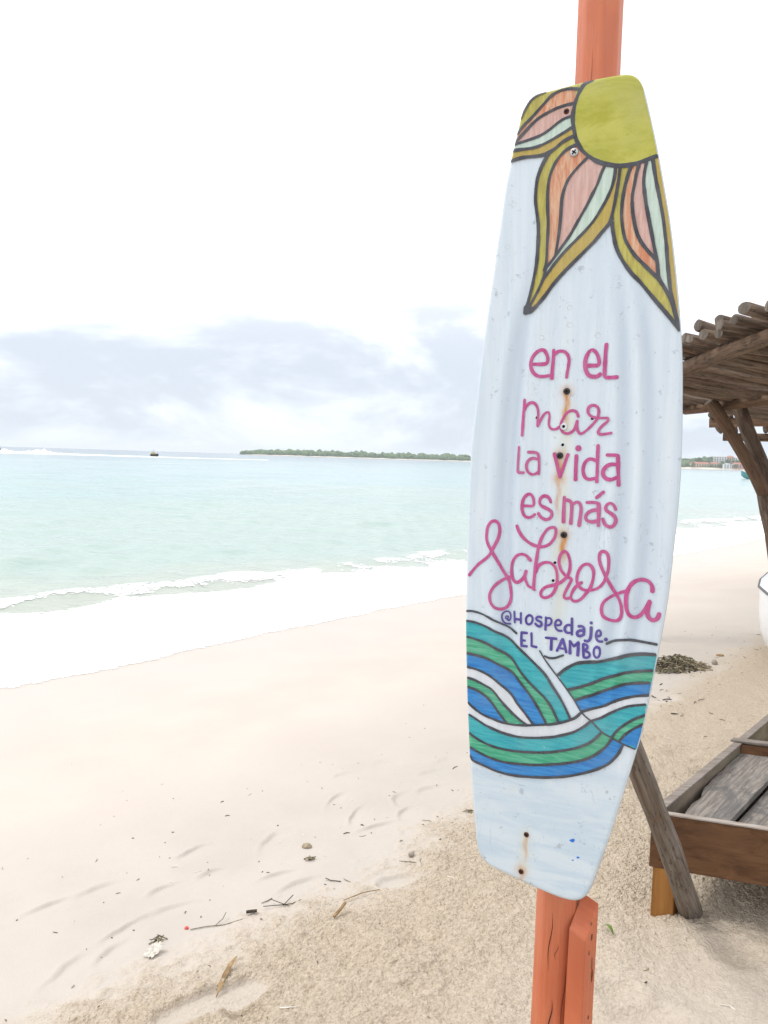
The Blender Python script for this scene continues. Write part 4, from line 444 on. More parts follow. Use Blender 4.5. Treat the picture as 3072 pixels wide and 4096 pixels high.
('painted_word_sabrosa','magenta',5.54,[-61.7,-154.9,-59.9,-148.6,-58.7,-145.7,-57,-143.2,-55.1,-141,-52.8,-139.1,-50.1,-137.5,-47.1,-136.3,-44,-135.6,-41,-135.3,-38,-135.4,-35.2,-136.1,-32.6,-137.5,-30.2,-139.3,-28.1,-141.6,-26.6,-144.1,-25.3,-146.9,-24.3,-150,-23.5,-153.4,-22.9,-157.1,-22.5,-160.6,-22.4,-163.8,-23,-173.2,-23.5,-176.4,-24.3,-179.7,-25.6,-183.3,-27.3,-187.1,-29.2,-190.4,-31.2,-192.9,-33.4,-194.9,-35.7,-196.5,-39.4,-198.5,-43.1,-199.4,-46.6,-198.9,-49.4,-197.4,-50.9,-194.7,-51.1,-191.4,-50.1,-188.8,-48.5,-185.9,-46.6,-183.4,-44.5,-181.5,-42,-179.9,-39.3,-178.6,-36.3,-177.4,-29.9,-175.5,-23.7,-173.4,-20.6,-171.9,-17.5,-169.9,-14.4,-167.5,-11.5,-164.9,-8.9,-162.2,-6.6,-159.3,-4.6,-156.1,-3.1,-152.7,-1.9,-148.9,-1.1,-145.1,-0.8,-142.1,-0.8,-136,-1.6,-129.3,-2.5,-125.8,-4.8,-119.6,-6.3,-116.9,-7.9,-114.9,-10.6,-113.3,-13.3,-113.4,-16,-115.5,-18.4,-119.2,-19.6,-122.2,-20.4,-125.8,-20.9,-129.4,-20.8,-133,-20.3,-136.6,-19.4,-140.1,-18.3,-143.3,-16.8,-146.3,-15,-149.1,-12.8,-151.6,-10.4,-153.9,-8,-155.8,-4.4,-157.7,-1.1,-159.1,1.6,-159.9,3,-161.4,2.4,-163.9,-7.5,-186.2,-8.4,-188.8,-9.1,-192.7,-8.7,-195.6,-6.4,-196.5,-3.4,-196.3,-0.7,-195.5,1.9,-194.4]),
('painted_word_sabrosa','magenta',5.27,[21.1,-165.2,18.3,-166.9,15.4,-169.1,11.1,-173.7,9.2,-176.4,7.3,-179.6,5.6,-183,4.3,-186.3,3.5,-189.3,3.2,-192.1,3.4,-194.5,5,-197.5,7.6,-199.4,11.3,-199.6,15.5,-198.5,18.1,-196.9,20.7,-194.7,23.1,-192.3,25.2,-189.6,29.2,-183.6,33.5,-178,35.3,-175,36.7,-171.6,38.7,-164,40.4,-154.9,40.6,-148.2,40.3,-144.7,39.5,-141.5,38.2,-138.6,36.5,-136,34.6,-134,31.5,-132.3,28,-132,25.4,-132.7,22.8,-134.1,20.3,-136,18.3,-138.6,16.4,-141.8,14.9,-145.1,13.7,-148.7,12.7,-152.5,12.1,-156.1,11.9,-159.4,12,-162.5,12.6,-165.4,13.6,-168.1,15.1,-170.7,16.9,-172.9,18.9,-174.8,21.2,-176.4,23.7,-177.6,26.5,-178.1,29.6,-178.2,36.2,-177.4,39.8,-176.6,43.1,-175.5,46.2,-174,49.2,-172.1,51.8,-169.9,54.1,-167.6,57.9,-162.1,59.4,-159.1,62.8,-149.6,63.7,-146.6,65.1,-140.4,65.7,-132.5,65.5,-124.5,65.2,-120.5,64.5,-116.9,63.6,-113.9,62.4,-111.3,61,-109.4,58.1,-107.7,55.1,-107.3,52.4,-108.1,50.2,-110.3,49.3,-112.5,48.8,-115.3,48.6,-118.3,48.9,-121.5,49.5,-125,50.4,-128.6,51.4,-131.4,54,-137.1,60.2,-148.5,74.9,-172.1,81.7,-181.8,85.6,-188.3,87.2,-191.7,88.5,-195.4,89.6,-199.3,90.3,-203.1,91.1,-210.1,90.8,-213.5,90.2,-216.7,89.1,-219.9,87.5,-222.4,85.4,-224.1,82.9,-225.3,80.1,-225.9,77.3,-226.1,74.3,-225.8,71.2,-225.1,64.8,-222.7,62.1,-220.9,60.2,-218.8,58.8,-216.2,57.9,-213.5,57.3,-210.6,57.1,-207.5,57.4,-204.3,58.1,-201.1,59.1,-197.8,60.8,-194.7,63.2,-191.8,66.2,-189,72.5,-184.2,75.8,-182.1,85.7,-176.7,91.8,-173.9,97.5,-171.7]),
('painted_word_sabrosa','magenta',6.86,[139,-168.5,139,-165,138.6,-161.5,137.7,-159,136.4,-156.4,134.6,-154.3,132.5,-152.6,129.9,-151.3,127.1,-150.5,124,-150.2,120.7,-150.3,117.4,-150.9,114.2,-152,111.2,-153.6,108.4,-155.6,106,-158.1,103.9,-160.9,102,-164.1,100.5,-167.4,99.2,-171.1,98.2,-174.8,97.5,-178.7,97.1,-182.7,97.1,-190.6,98.2,-198.2,99.9,-205.3,101.2,-208.3,102.9,-210.9,104.9,-213.2,107.1,-214.7,110.8,-215.8,114.6,-215.5,117.1,-214.6,119.5,-213,121.7,-211,123.8,-208.5,127.4,-202.6,135.6,-184.9]),
('painted_word_sabrosa','magenta',7.12,[135.7,-186.2,133.7,-195.2,132.9,-201.7,132.8,-205.2,133.2,-208.3,134.4,-211.2,136,-213.7,137.9,-215.5,140.8,-216.8,144,-216.7,147.1,-215.3,149.8,-212.7,150.7,-210.4,151.8,-204.8]),
('painted_handle_hospedaje','purple',3.43,[-104.9,-254.8,-109,-255.2,-112.8,-255.1,-116.1,-253.8,-118.7,-251.6,-120.6,-248.2,-121.6,-244.3,-121.4,-240.5,-120.1,-237,-117.2,-234.2,-113.8,-232.4,-110.7,-232.3,-108,-233.5,-106.2,-236.1,-105.1,-239.4,-105.2,-243.2,-106,-246.5,-108.7,-249.4,-110.9,-247.8]),
('painted_handle_hospedaje','purple',2.64,[-109.8,-241.7,-113.4,-241.1,-115,-244.1,-113.7,-247.2,-110.6,-245.4,-109.9,-242.1]),
('painted_handle_hospedaje','purple',4.75,[-98.4,-230.9,-97.3,-244.6,-96.5,-250.9]),
('painted_handle_hospedaje','purple',4.48,[-85.3,-231.5,-84.4,-250.8]),
('painted_handle_hospedaje','purple',4.48,[-96.8,-244,-85.5,-244]),
('painted_handle_hospedaje','purple',4.48,[-69.8,-233.7,-72.3,-235.6,-74.5,-237.8,-75.5,-240.8,-75.6,-244.1,-74.8,-247.5,-73.2,-250.1,-70.8,-251.1,-68.3,-250.8,-66,-248.9,-64.3,-246.2,-63.4,-243,-63.2,-239.8,-64,-237.3,-65.5,-235.3,-67.6,-234.3,-70,-233.8]),
('painted_handle_hospedaje','purple',4.48,[-47.4,-235.8,-49.5,-235,-51.6,-234.6,-54.3,-235.4,-56.4,-236.9,-56.7,-239.3,-55.5,-241.6,-48.5,-243.5,-46.7,-245.3,-46.2,-247.3,-47.1,-249.8,-48.8,-251.8,-51.1,-252.3,-53.6,-251.7,-55.8,-250.1,-57.9,-248.1]),
('painted_handle_hospedaje','purple',3.96,[-39.3,-234.1,-39,-245.1,-39.3,-256.7]),
('painted_handle_hospedaje','purple',3.96,[-38.5,-236.1,-35.3,-235.1,-32.4,-234.7,-30.2,-236,-28.8,-238.3,-28.9,-241.5,-29.9,-244.6,-31.7,-246.6,-33.8,-247.8,-35.9,-248.2,-37.9,-248.3]),
('painted_handle_hospedaje','purple',4.22,[-20.3,-246.1,-16.2,-245.7,-12.9,-244.7,-11.7,-242.3,-11.8,-239.6,-13.6,-237.4,-16.1,-236,-18.2,-236.3,-20,-237.9,-21.6,-240.8,-22.4,-244.3,-22.2,-247.8,-21,-250.9,-19.1,-253.5,-16.5,-255.1,-13.3,-255.3,-9.8,-254.9]),
('painted_handle_hospedaje','purple',4.48,[7.1,-230.5,8.1,-259.3]),
('painted_handle_hospedaje','purple',4.48,[5.8,-243.4,3,-242.8,0.4,-242.8,-2.2,-244.7,-4.1,-247.4,-4.8,-250.5,-4.5,-253.5,-2.7,-255.7,-0.3,-257.1,2.3,-257,5,-256.4]),
('painted_handle_hospedaje','purple',4.75,[19,-243.1,22.5,-242.4,25.5,-242.2,27.7,-243.3,29,-245.8,29.2,-248.9,28.9,-256.6]),
('painted_handle_hospedaje','purple',4.75,[27.9,-250,24.8,-249.8,22,-250.1,19.4,-251.8,17.5,-254,17.1,-256.5,17.8,-258.7,19.8,-259.9,22.5,-260.1,25,-259,27.6,-257.4]),
('painted_handle_hospedaje','purple',5.01,[41.2,-242.2,41.4,-248.9,41.3,-255.5,41.1,-258.8,40.6,-261.7,39.2,-265,37.2,-267.2,34.4,-267.4,31.3,-266.9]),
('painted_handle_hospedaje','purple',4.48,[50.3,-256.4,54.6,-255.4,58,-254,58.8,-251.4,58.3,-248.6,57.2,-246.2,55.6,-244.8,53.6,-245.5,51.8,-247.5,50.7,-250.4,50.2,-253.7,50.3,-257.1,51.2,-260.2,52.9,-262.7,55.3,-264.3,58.3,-264.5,61.7,-264.1]),
('painted_words_el_tambo','purple',4.75,[-82.3,-266.5,-82.2,-276.5,-81.8,-282.9,-80.9,-292.1]),
('painted_words_el_tambo','purple',4.75,[-82.3,-267.2,-72.4,-267]),
('painted_words_el_tambo','purple',4.48,[-81.4,-281,-75.3,-281.3]),
('painted_words_el_tambo','purple',4.48,[-80.9,-291.4,-71.3,-291.4]),
('painted_words_el_tambo','purple',4.75,[-64.4,-266.2,-63.5,-278.6,-63,-289.6]),
('painted_words_el_tambo','purple',4.75,[-63,-289.6,-53.9,-290.4]),
('painted_words_el_tambo','purple',5.01,[-38.2,-271,-18.5,-270.4]),
('painted_words_el_tambo','purple',5.01,[-27.3,-271.6,-27.3,-291.4]),
('painted_words_el_tambo','purple',5.27,[-16.8,-292,-11.9,-281,-7.7,-269.6]),
('painted_words_el_tambo','purple',5.27,[-7.7,-269.6,-3.1,-281.2,0.1,-292.3]),
('painted_words_el_tambo','purple',3.96,[-11,-286.4,-2.9,-286.3]),
('painted_words_el_tambo','purple',5.27,[6.8,-293.3,5.7,-271.1]),
('painted_words_el_tambo','purple',4.75,[5.7,-271.1,12.8,-279.6]),
('painted_words_el_tambo','purple',4.75,[12.8,-279.6,20.4,-271.8]),
('painted_words_el_tambo','purple',5.01,[20.4,-271.8,20.7,-283.2,20.4,-294.7]),
('painted_words_el_tambo','purple',4.75,[29,-273.3,29.3,-280.9,29.9,-288.4,30.8,-295.9]),
('painted_words_el_tambo','purple',4.48,[29.7,-273.2,33,-273.6,35.6,-274.4,36.8,-276.8,36.5,-279.6,34.4,-282,31.5,-284.4]),
('painted_words_el_tambo','purple',4.48,[32.9,-284.8,36.5,-285.9,39.5,-287.2,41,-289.7,41.1,-292.4,39.4,-294.7,36.7,-296.4,33.9,-296.7,30.8,-296.6]),
('painted_words_el_tambo','purple',4.48,[51.9,-274.8,49.9,-276.8,48.2,-279.3,47.8,-281.8,47.7,-284.7,48,-287.4,49.1,-290.7,50.9,-293,53.1,-293.6,55.4,-293,57.1,-290.9,58.4,-287.9,58.8,-284.2,58.6,-280.5,57.9,-277.6,56.5,-275.5,54.3,-274.9,51.9,-274.8])]
# ------------------------------------------------------------------ materials
def mat_sand():
    t = NT('sand'); dry = t.attr('dry'); wet = t.attr('wet')
    w = t.coord('World')
    big = t.noise(w, 1.3, 5); fine = t.noise(w, 160, 3, .7); spk = t.noise(w, 420, 2, .6)
    clump = t.voro(w, 120); mid = t.noise(w, 60, 4, .65)
    smooth_c = t.mix(t.rng(big, .3, .7), (.565, .505, .45), (.60, .545, .49))
    smooth_c = t.mix(t.math('MULTIPLY', t.attr('damp'), t.rng(t.noise(w, 2.6, 4), .25, .7, .55, 1)), smooth_c, (.48, .44, .395))
    smooth_c = t.mix(t.rng(spk, .62, .75), smooth_c, (.40, .34, .29))
    dry_c = t.mix(t.rng(mid, .28, .62), (.49, .40, .295), (.63, .535, .42))
    dry_c = t.mix(t.rng(spk, .60, .72), dry_c, (.30, .235, .17))
    dry_c = t.mix(t.rng(t.noise(w, .9, 3), .45, .75, 0, .35), dry_c, (.56, .49, .40))
    c = t.mix(dry, smooth_c, dry_c)
    c = t.mix(t.math('MULTIPLY', wet, .4), c, (.50, .44, .385))
    h = t.math('ADD', t.math('MULTIPLY', fine, t.math('ADD', t.math('MULTIPLY', dry, .9), .12)), t.math('MULTIPLY', t.math('MULTIPLY', clump, dry), -.9))
    t.set(col=c, rough=t.rng(wet, 0, 1, .95, .38), spec=t.rng(wet, 0, 1, .15, .5), normal=t.bump(h, 1.0, .008))
    M['sand'] = t.m
mat_sand()
def mat_water():
    t = NT('sea_water'); w = t.coord('World')
    n = t.t.nodes.new('ShaderNodeVectorMath'); n.operation = 'DOT_PRODUCT'; t.t.links.new(w, n.inputs[0]); n.inputs[1].default_value = (NX, NY, 0)
    s = t.math('ADD', n.outputs['Value'], -6.675)
    patch = t.noise(t.coord('World', (.05, .11, 1)), 1, 4)
    s2 = t.math('MULTIPLY', s, t.rng(patch, .3, .7, .6, 1.5))
    c = t.mix(t.rng(s2, 1, 7), (.43, .465, .41), (.37, .47, .435))
    c = t.mix(t.rng(s2, 8, 40), c, (.33, .465, .46))
    c = t.mix(t.rng(s2, 60, 300), c, (.17, .25, .285))
    c = t.mix(t.rng(s2, 300, 1200), c, (.12, .16, .195))
    a = t.noise(t.coord('World', (1.0, 2.1, 1)), 1.1, 5, .6, .6); b = t.noise(t.coord('World', (3.1, 5.2, 1)), 2.2, 4, .6, .4)
    far = t.noise(t.coord('World', (.08, .22, 1)), 1.0, 5, .65)
    h = t.math('ADD', t.math('ADD', t.math('MULTIPLY', a, 1.0), t.math('MULTIPLY', b, .35)), t.math('MULTIPLY', far, 3.0))
    t.set(col=c, rough=.14, spec=.26, ior=1.33, normal=t.bump(h, .30, .14))
    M['water'] = t.m
mat_water()
def mat_foam():
    t = NT('sea_foam'); f = t.attr('foam'); w = t.coord('World')
    a = t.noise(w, 13, 8, .72, .9); b = t.voro(t.coord('World', (1, 1, .2)), 19)
    v = t.math('ADD', t.math('MULTIPLY', a, .8), t.math('MULTIPLY', b, .45))
    k = t.math('SUBTRACT', t.math('ADD', f, .0), v)
    al = t.rng(k, -.16, .16)
    t.set(col=(.90, .91, .91), rough=.6, spec=.3, alpha=al, normal=t.bump(t.noise(w, 30, 5), .5, .02))
    M['foam'] = t.m
mat_foam()
simple('spray', (.92, .93, .93), .7, .2, .03, 2)

def mat_paint(name, col, col2=None, streak=(60, 6, 1), amt=.5, rough=.42, chip=.5):
    t = NT(name); o = t.coord('Object', streak)
    a = t.noise(o, 1.0, 6, .7, .6); b = t.noise(t.coord('Object'), 240, 3, .7); big = t.noise(t.coord('Object'), 9, 4)
    col2 = col2 or tuple(c * .82 for c in col)
    c = t.mix(t.rng(a, .36, .64), col, col2)
    c = t.mix(t.rng(big, .42, .72, 0, .38), c, tuple(v * .62 + .16 for v in col))       # sun-faded, chalky places
    c = t.mix(t.rng(b, .64, .76), c, tuple(v * .68 for v in col))
    ch = t.math('MULTIPLY', t.rng(t.noise(t.coord('Object', (1, 1, 1), (5, 3, 0)), 75, 5, .8), .665, .70), chip)
    c = t.mix(ch, c, (.60, .66, .72))
    t.set(col=c, rough=rough, spec=.35, normal=t.bump(t.math('ADD', a, t.math('MULTIPLY', b, .3)), .4, .002))
    M[name] = t.m
mat_paint('sun', (.37, .37, .04), (.48, .47, .10), (9, 26, 1), chip=.25)
mat_paint('lime', (.50, .46, .11), (.37, .32, .075), (150, 16, 1))
mat_paint('gold', (.50, .36, .10), (.40, .32, .07), (150, 16, 1))
mat_paint('orange', (.56, .20, .10), (.66, .45, .30), (150, 16, 1))
mat_paint('pink', (.64, .43, .38), (.51, .31, .265), (150, 16, 1))
mat_paint('mint', (.56, .67, .60), (.44, .56, .48), (150, 16, 1))
mat_paint('turq', (.030, .31, .385), (.065, .43, .46), (14, 170, 1))
mat_paint('green', (.035, .31, .18), (.13, .47, .31), (14, 190, 1))
mat_paint('blue', (.020, .16, .46), (.05, .27, .60), (14, 170, 1))
mat_paint('white', (.66, .70, .745), (.60, .65, .70), (60, 6, 1))
mat_paint('magenta', (.43, .060, .21), (.52, .10, .28), (150, 16, 1))
mat_paint('purple', (.075, .052, .26), (.11, .08, .34), (40, 20, 1))
mat_paint('black', (.042, .045, .056), (.075, .08, .094), (50, 20, 1), rough=.5, chip=.35)
mat_paint('fleck', (.02, .15, .62), (.02, .2, .66))
def mat_board():
    t = NT('board_white'); o = t.coord('Object')
    st = t.noise(t.coord('Object', (55, 3, 1)), 1, 6, .65, .3)
    br = t.noise(t.coord('Object', (6, 30, 1)), 1, 6, .62, 1.2)
    bl = t.noise(t.coord('Object', (3, 2.2, 1)), 1, 3)
    low = t.attr('low')
    c = t.mix(t.rng(st, .30, .70), (.555, .645, .725), (.665, .735, .79))
    c = t.mix(t.rng(bl, .35, .7, 0, .5), c, (.56, .655, .745))
    c2 = t.mix(t.rng(br, .36, .66), (.60, .685, .745), (.50, .61, .705))
    c = t.mix(low, c, c2)
    spk = t.noise(o, 170, 3, .7); chips = t.rng(t.noise(o, 42, 5, .78), .605, .665)
    c = t.mix(t.math('MULTIPLY', t.attr('chan_shade'), t.rng(st, .25, .6, .25, .8)), c, (.46, .55, .655))  # groove shading put into the colour: darker lines along the channels
    c = t.mix(t.math('MULTIPLY', chips, .6), c, (.30, .35, .41))
    scr = t.rng(t.math('ABSOLUTE', t.math('SUBTRACT', t.noise(t.coord('Object', (22, 5, 1), (3, 1, 0)), 1, 4, .6, 1.0), .5)), 0, .006, 1, 0)
    scr = t.math('MULTIPLY', scr, t.rng(t.noise(t.coord('Object', (9, 7, 1), (9, 2, 0)), 1, 3), .52, .62))
    c = t.mix(t.math('MULTIPLY', scr, .5), c, (.36, .42, .49))
    c = t.mix(t.math('MULTIPLY', t.rng(spk, .66, .74), .35), c, (.40, .44, .49))
    rn = t.noise(t.coord('Object', (140, 30, 1)), 1, 4, .6)
    rust = t.math('MULTIPLY', t.attr('rust'), t.rng(rn, .25, .6, .55, 1.25), clamp=True)
    c = t.mix(t.math('MULTIPLY', t.attr('stain'), .42), c, (.62, .60, .43))
    c = t.mix(rust, c, (.53, .25, .075))
    c = t.mix(t.math('MULTIPLY', t.attr('edge'), .75), c, (.28, .285, .27))
    t.set(col=c, rough=.36, spec=.45, normal=t.bump(t.math('ADD', st, t.math('MULTIPLY', spk, .5)), .22, .0025))
    M['board'] = t.m
mat_board()
def mat_orange_wood():
    t = NT('orange_paint'); uv = t.coord('UV', (70, 2.6, 1)); o = t.coord('Object')
    g = t.noise(uv, 1, 7, .68, .4); p = t.noise(t.coord('Object', (1, 1, .5)), 9, 5); ch = t.noise(t.coord('Object', (1, 1, .45)), 45, 6, .78)
    c = t.mix(t.rng(p, .3, .7), (.52, .14, .062), (.64, .19, .09))
    c = t.mix(t.rng(g, .38, .64, 0, .42), c, (.40, .10, .048))
    c = t.mix(t.rng(t.noise(o, 3.1, 3), .45, .7, 0, .35), c, (.58, .235, .14))
    c = t.mix(t.rng(ch, .665, .69), c, (.33, .27, .235))
    crack = t.rng(t.math('ABSOLUTE', t.math('SUBTRACT', t.noise(t.coord('UV', (26, .9, 1)), 1, 3, .6, .5), .5)), .0, .009, 1., 0.)
    crack = t.math('MULTIPLY', crack, t.rng(t.noise(t.coord('UV', (9, 2.2, 1)), 1, 2), .50, .57))
    c = t.mix(t.math('MULTIPLY', crack, .85), c, (.10, .04, .025))
    t.set(col=c, rough=.46, spec=.35, normal=t.bump(t.math('SUBTRACT', t.math('MULTIPLY', g, .7), crack), .7, .004))
    M['post'] = t.m
mat_orange_wood()
def mat_wood(name, lo, hi, streak=(55, 3.5, 1), rough=.85, bstr=.7, tint=None, kind='UV', crack=.75):
    t = NT(name); uv = t.coord(kind, streak)
    g = t.noise(uv, 1, 6, .65, .6); g2 = t.noise(t.coord(kind, tuple(v * .3 for v in streak)), 1, 4, .6, .4)
    c = t.mix(t.rng(g, .3, .7), lo, hi)
    c = t.mix(t.rng(g2, .42, .7, 0, .6), c, tint or tuple(v * .6 for v in lo))
    cr = t.rng(t.math('ABSOLUTE', t.math('SUBTRACT', t.noise(t.coord(kind, tuple(v * .55 for v in streak)), 1, 3, .6, .2), .5)), 0, .012, 1, 0)
    c = t.mix(t.math('MULTIPLY', cr, crack), c, tuple(v * .25 for v in lo))
    rnd = t.rng(t.obrand(), 0, 1, .62, 1.3, False)
    mm = t.t.nodes.new('ShaderNodeVectorMath'); mm.operation = 'SCALE'; t.t.links.new(c, mm.inputs[0]); t.t.links.new(rnd, mm.inputs['Scale'])
    t.set(col=mm.outputs[0], rough=rough, spec=.2, normal=t.bump(t.math('SUBTRACT', g, t.math('MULTIPLY', cr, crack)), bstr, .006))
    M[name] = t.m
mat_wood('log_grey', (.16, .125, .10), (.35, .31, .27), (70, 4, 1), tint=(.20, .14, .10))
mat_wood('pole_brown', (.085, .060, .045), (.21, .16, .125), (60, 4, 1), tint=(.15, .085, .05))
mat_wood('beam_brown', (.12, .075, .05), (.23, .15, .10), (45, 2.5, 1), tint=(.17, .085, .045))
mat_wood('cut_end', (.085, .07, .058), (.21, .18, .15), (40, 40, 1), kind='Object', crack=0.0)
mat_wood('tray_wood', (.115, .055, .026), (.225, .115, .055), (2.5, 26, 26), rough=.55, bstr=.3, tint=(.07, .035, .02), kind='Object', crack=0.0)
mat_wood('tray_inner', (.13, .105, .08), (.25, .20, .155), (5, 5, 14), rough=.8, bstr=.4, tint=(.10, .10, .06), kind='Object', crack=0.0)
mat_wood('tray_rim', (.22, .185, .16), (.36, .32, .285), (6, 60, 60), rough=.85, bstr=.4, tint=(.2, .16, .13), kind='Object', crack=0.0)
mat_wood('tray_leg', (.26, .115, .03), (.40, .19, .055), (30, 30, 3), rough=.5, bstr=.3, tint=(.2, .08, .03), kind='Object', crack=0.0)
def mat_ply():
    t = NT('weathered_ply'); o = t.coord('Object')
    pre = t.coord('Object', (1, 1, 1), (0, 0, 0), -math.atan2(.756, .655))
    def stretch(k):
        n = t.t.nodes.new('ShaderNodeVectorMath'); n.operation = 'MULTIPLY'; t.t.links.new(pre, n.inputs[0]); n.inputs[1].default_value = k; return n.outputs[0]
    a = t.noise(stretch((5, 75, 5)), 1, 7, .66, 1.2); b = t.noise(stretch((4, 9, 4)), 1, 5, .62, 1.4); c_ = t.noise(o, 95, 4, .7, .6)
    c = t.mix(t.rng(a, .34, .66), (.125, .112, .10), (.285, .255, .225))
    c = t.mix(t.rng(b, .46, .62, 0, .7), c, (.10, .10, .102))
    c = t.mix(t.rng(c_, .6, .7, 0, .55), c, (.40, .37, .33))
    t.set(col=c, rough=.85, spec=.2, normal=t.bump(t.math('ADD', t.math('MULTIPLY', a, .5), t.math('MULTIPLY', c_, .5)), .45, .003))
    M['ply'] = t.m
mat_ply()
simple("cushion", (.42, .40, .12), .8, .2, .1, 12)
simple('screw_black', (.025, .025, .027), .45, .5, .3, 400)
simple('screw_rust', (.085, .04, .025), .85, .2, .6, 350)
def mat_metal(name, col, rough):
    t = NT(name); t.set(col=col, rough=rough, metal=1.0); M[name] = t.m
mat_metal('steel', (.50, .50, .49), .5)
simple('insert', (.60, .64, .66), .45, .4, .2, 200)
simple('hole_dark', (.012, .012, .014), .9, .1, .1, 100)

# ------------------------------------------------------------------ setting: beach
footprints = []
for px, py in FOOT: footprints.append((px, py))
xs = spaced(-1.15, 1.45, .0042, -45, 75, 1.033)
ys = spaced(1.95, 3.5, .0042, -6, 80, 1.033)
X, Y = np.meshgrid(xs, ys)
S, T_ = shore(X, Y)
Z = base_height(S)
edge_n = (fbm(T_ * 1.3, S * .6, 4, 3) - .5) * .55 + (fbm(T_ * 6, S * 6, 3, 8) - .5) * .16
edge_n = edge_n + (fbm(X * 28, Y * 28, 3, 91) - .5) * .22
dry = sstep(-4.46, -4.86, S + edge_n)
# flattened footprints inside the dry crumbly sand
for cx, cy, a, b, ang in PATCHES:
    ca, sa = math.cos(ang), math.sin(ang)
    du = ((X - cx) * ca + (Y - cy) * sa) / a; dv = (-(X - cx) * sa + (Y - cy) * ca) / b
    rr = np.sqrt(du * du + dv * dv) + (fbm(X * 14, Y * 14, 2, 5) - .5) * .25
    dry *= .35 + .65 * sstep(.80, 1.0, rr)
    Z = Z - .008 * (1 - sstep(.7, 1.05, rr)) + .005 * np.exp(-((rr - 1.12) / .12) ** 2)
near = np.exp(-np.clip(np.hypot(X - .3, Y - 3) - 2.6, 0, 100) / 2.2)
finer = np.exp(-((X - 1.0) ** 2 + ((Y - 2.0) / .75) ** 2) / .40)
cl1 = np.abs(fbm(X * 48 + 3 * vnoise(X * 20, Y * 20, 2), Y * 48, 2, 21) - .5) * 2
cl3 = np.abs(vnoise(X * 92, Y * 92, 33) - .5) * 2
Z = Z + dry * near * (1 - .72 * finer) * (np.sqrt(cl1 + .02) * .0115 + cl3 * .006) + dry * near * (fbm(X * 9, Y * 9, 3, 41) - .5) * .024
Z = Z + (1 - dry) * (fbm(X * 3.2, Y * 3.2, 4, 51) - .5) * .012 * sstep(-.5, -2.5, S)
Z = Z + (fbm(X * .55, Y * .55, 3, 61) - .5) * .10 * sstep(-4.2, -5.2, S)
Z = Z + dry * .012 * sstep(0, 1, (fbm(X * 2.2, Y * 2.2, 3, 71) - .35) * 2)
for i, (cx, cy) in enumerate(footprints):
    ang = math.atan2(TY, TX) + random.uniform(-.5, .5); ca, sa = math.cos(ang), math.sin(ang)
    L_, W_ = random.uniform(.09, .14), random.uniform(.045, .07); u0_ = random.uniform(-.5, .6)
    m = (np.abs(X - cx) < .4) & (np.abs(Y - cy) < .4)
    x, y = X[m] - cx, Y[m] - cy
    du = (x * ca + y * sa) / L_; dv = (-x * sa + y * ca) / W_
    rr = np.sqrt(du * du + dv * dv)
    rr = rr + .12 * (vnoise(X[m] * 30, Y[m] * 30, 12) - .5)
    rr = rr + .25 * (vnoise(X[m] * 11, Y[m] * 11, 19) - .5)
    cres = np.exp(-((du - u0_) / .75) ** 2)
    Z[m] += -.0085 * (1 - sstep(.74, 1.0, rr)) * sstep(-.5, .95, dv) * cres + .003 * np.exp(-((rr - 1.12) / .12) ** 2) * sstep(-.2, .8, dv) * cres - .002 * (1 - sstep(.6, 1.1, rr))
# trampled hollows in the crumbly sand
for i in range(46):
    cx, cy = random.uniform(-.8, 2.6), random.uniform(1.95, 4.6); ra = random.uniform(.07, .14)
    m = (np.abs(X - cx) < .35) & (np.abs(Y - cy) < .35)
    rr = np.hypot((X[m] - cx) / ra, (Y[m] - cy) / (ra * random.uniform(.5, .8))) + .35 * (vnoise(X[m] * 14, Y[m] * 14, 15) - .5)
    Z[m] += dry[m] * (-.014 * (1 - sstep(.3, 1.0, rr)) + .006 * np.exp(-((rr - 1.2) / .25) ** 2))
# disturbed sand round the post
dd = np.hypot(X - MOUND[0], Y - MOUND[1]); Z = Z + .035 * np.exp(-(dd / .22) ** 2) + (fbm(X * 16, Y * 16, 4, 81) - .5) * .05 * np.exp(-(dd / .25) ** 2)
d2 = np.hypot(X - 1.08, Y - 2.42); Z = Z + .025 * np.exp(-(d2 / .12) ** 2)
# trodden, finer sand on the near right
wet = sstep(-3.4, -.6, S)
sand_grid = (xs, ys, Z)
beach = link('beach', grid_mesh('beach', X, Y, Z, M['sand'], {'dry': dry * (1 - .55 * np.exp(-((X - 1.0) ** 2 + ((Y - 2.0) / .7) ** 2) / .35)), 'wet': wet, 'damp': sstep(-2.6, -4.3, S)}))
tag(beach, kind='structure')
def ground(x, y):
    i = int(np.clip(np.searchsorted(xs, x), 1, len(xs) - 1)); j = int(np.clip(np.searchsorted(ys, y), 1, len(ys) - 1))
    return float(Z[j, i])

# ------------------------------------------------------------------ sea
xs2 = spaced(-7, 12, .09, -12000, 12000, 1.035)
ys2 = spaced(6, 26, .09, 2.0, 12000, 1.035)
X2, Y2 = np.meshgrid(xs2, ys2)
S2, T2 = shore(X2, Y2)
gx = np.gradient(xs2)[None, :]; gy = np.gradient(ys2)[:, None]
res = np.maximum(gx, gy)
wave = np.zeros_like(X2)
for k in range(14):
    lam = .5 * 1.28 ** k; a = .011 * lam ** .55; th = math.atan2(-NY, -NX) + random.uniform(-.8, .8)
    wave += a * np.sin((X2 * math.cos(th) + Y2 * math.sin(th)) * 6.283 / lam + random.uniform(0, 6.28) + 1.5 * vnoise(X2 * .25 / lam, Y2 * .25 / lam, k)) * sstep(.45, .22, res / lam)
amp = sstep(.3, 6, S2)
brk = .10 * np.exp(-((S2 - 3.3 - .5 * (fbm(T2 * .5, T2 * 0, 3, 4) - .5)) / .33) ** 2)
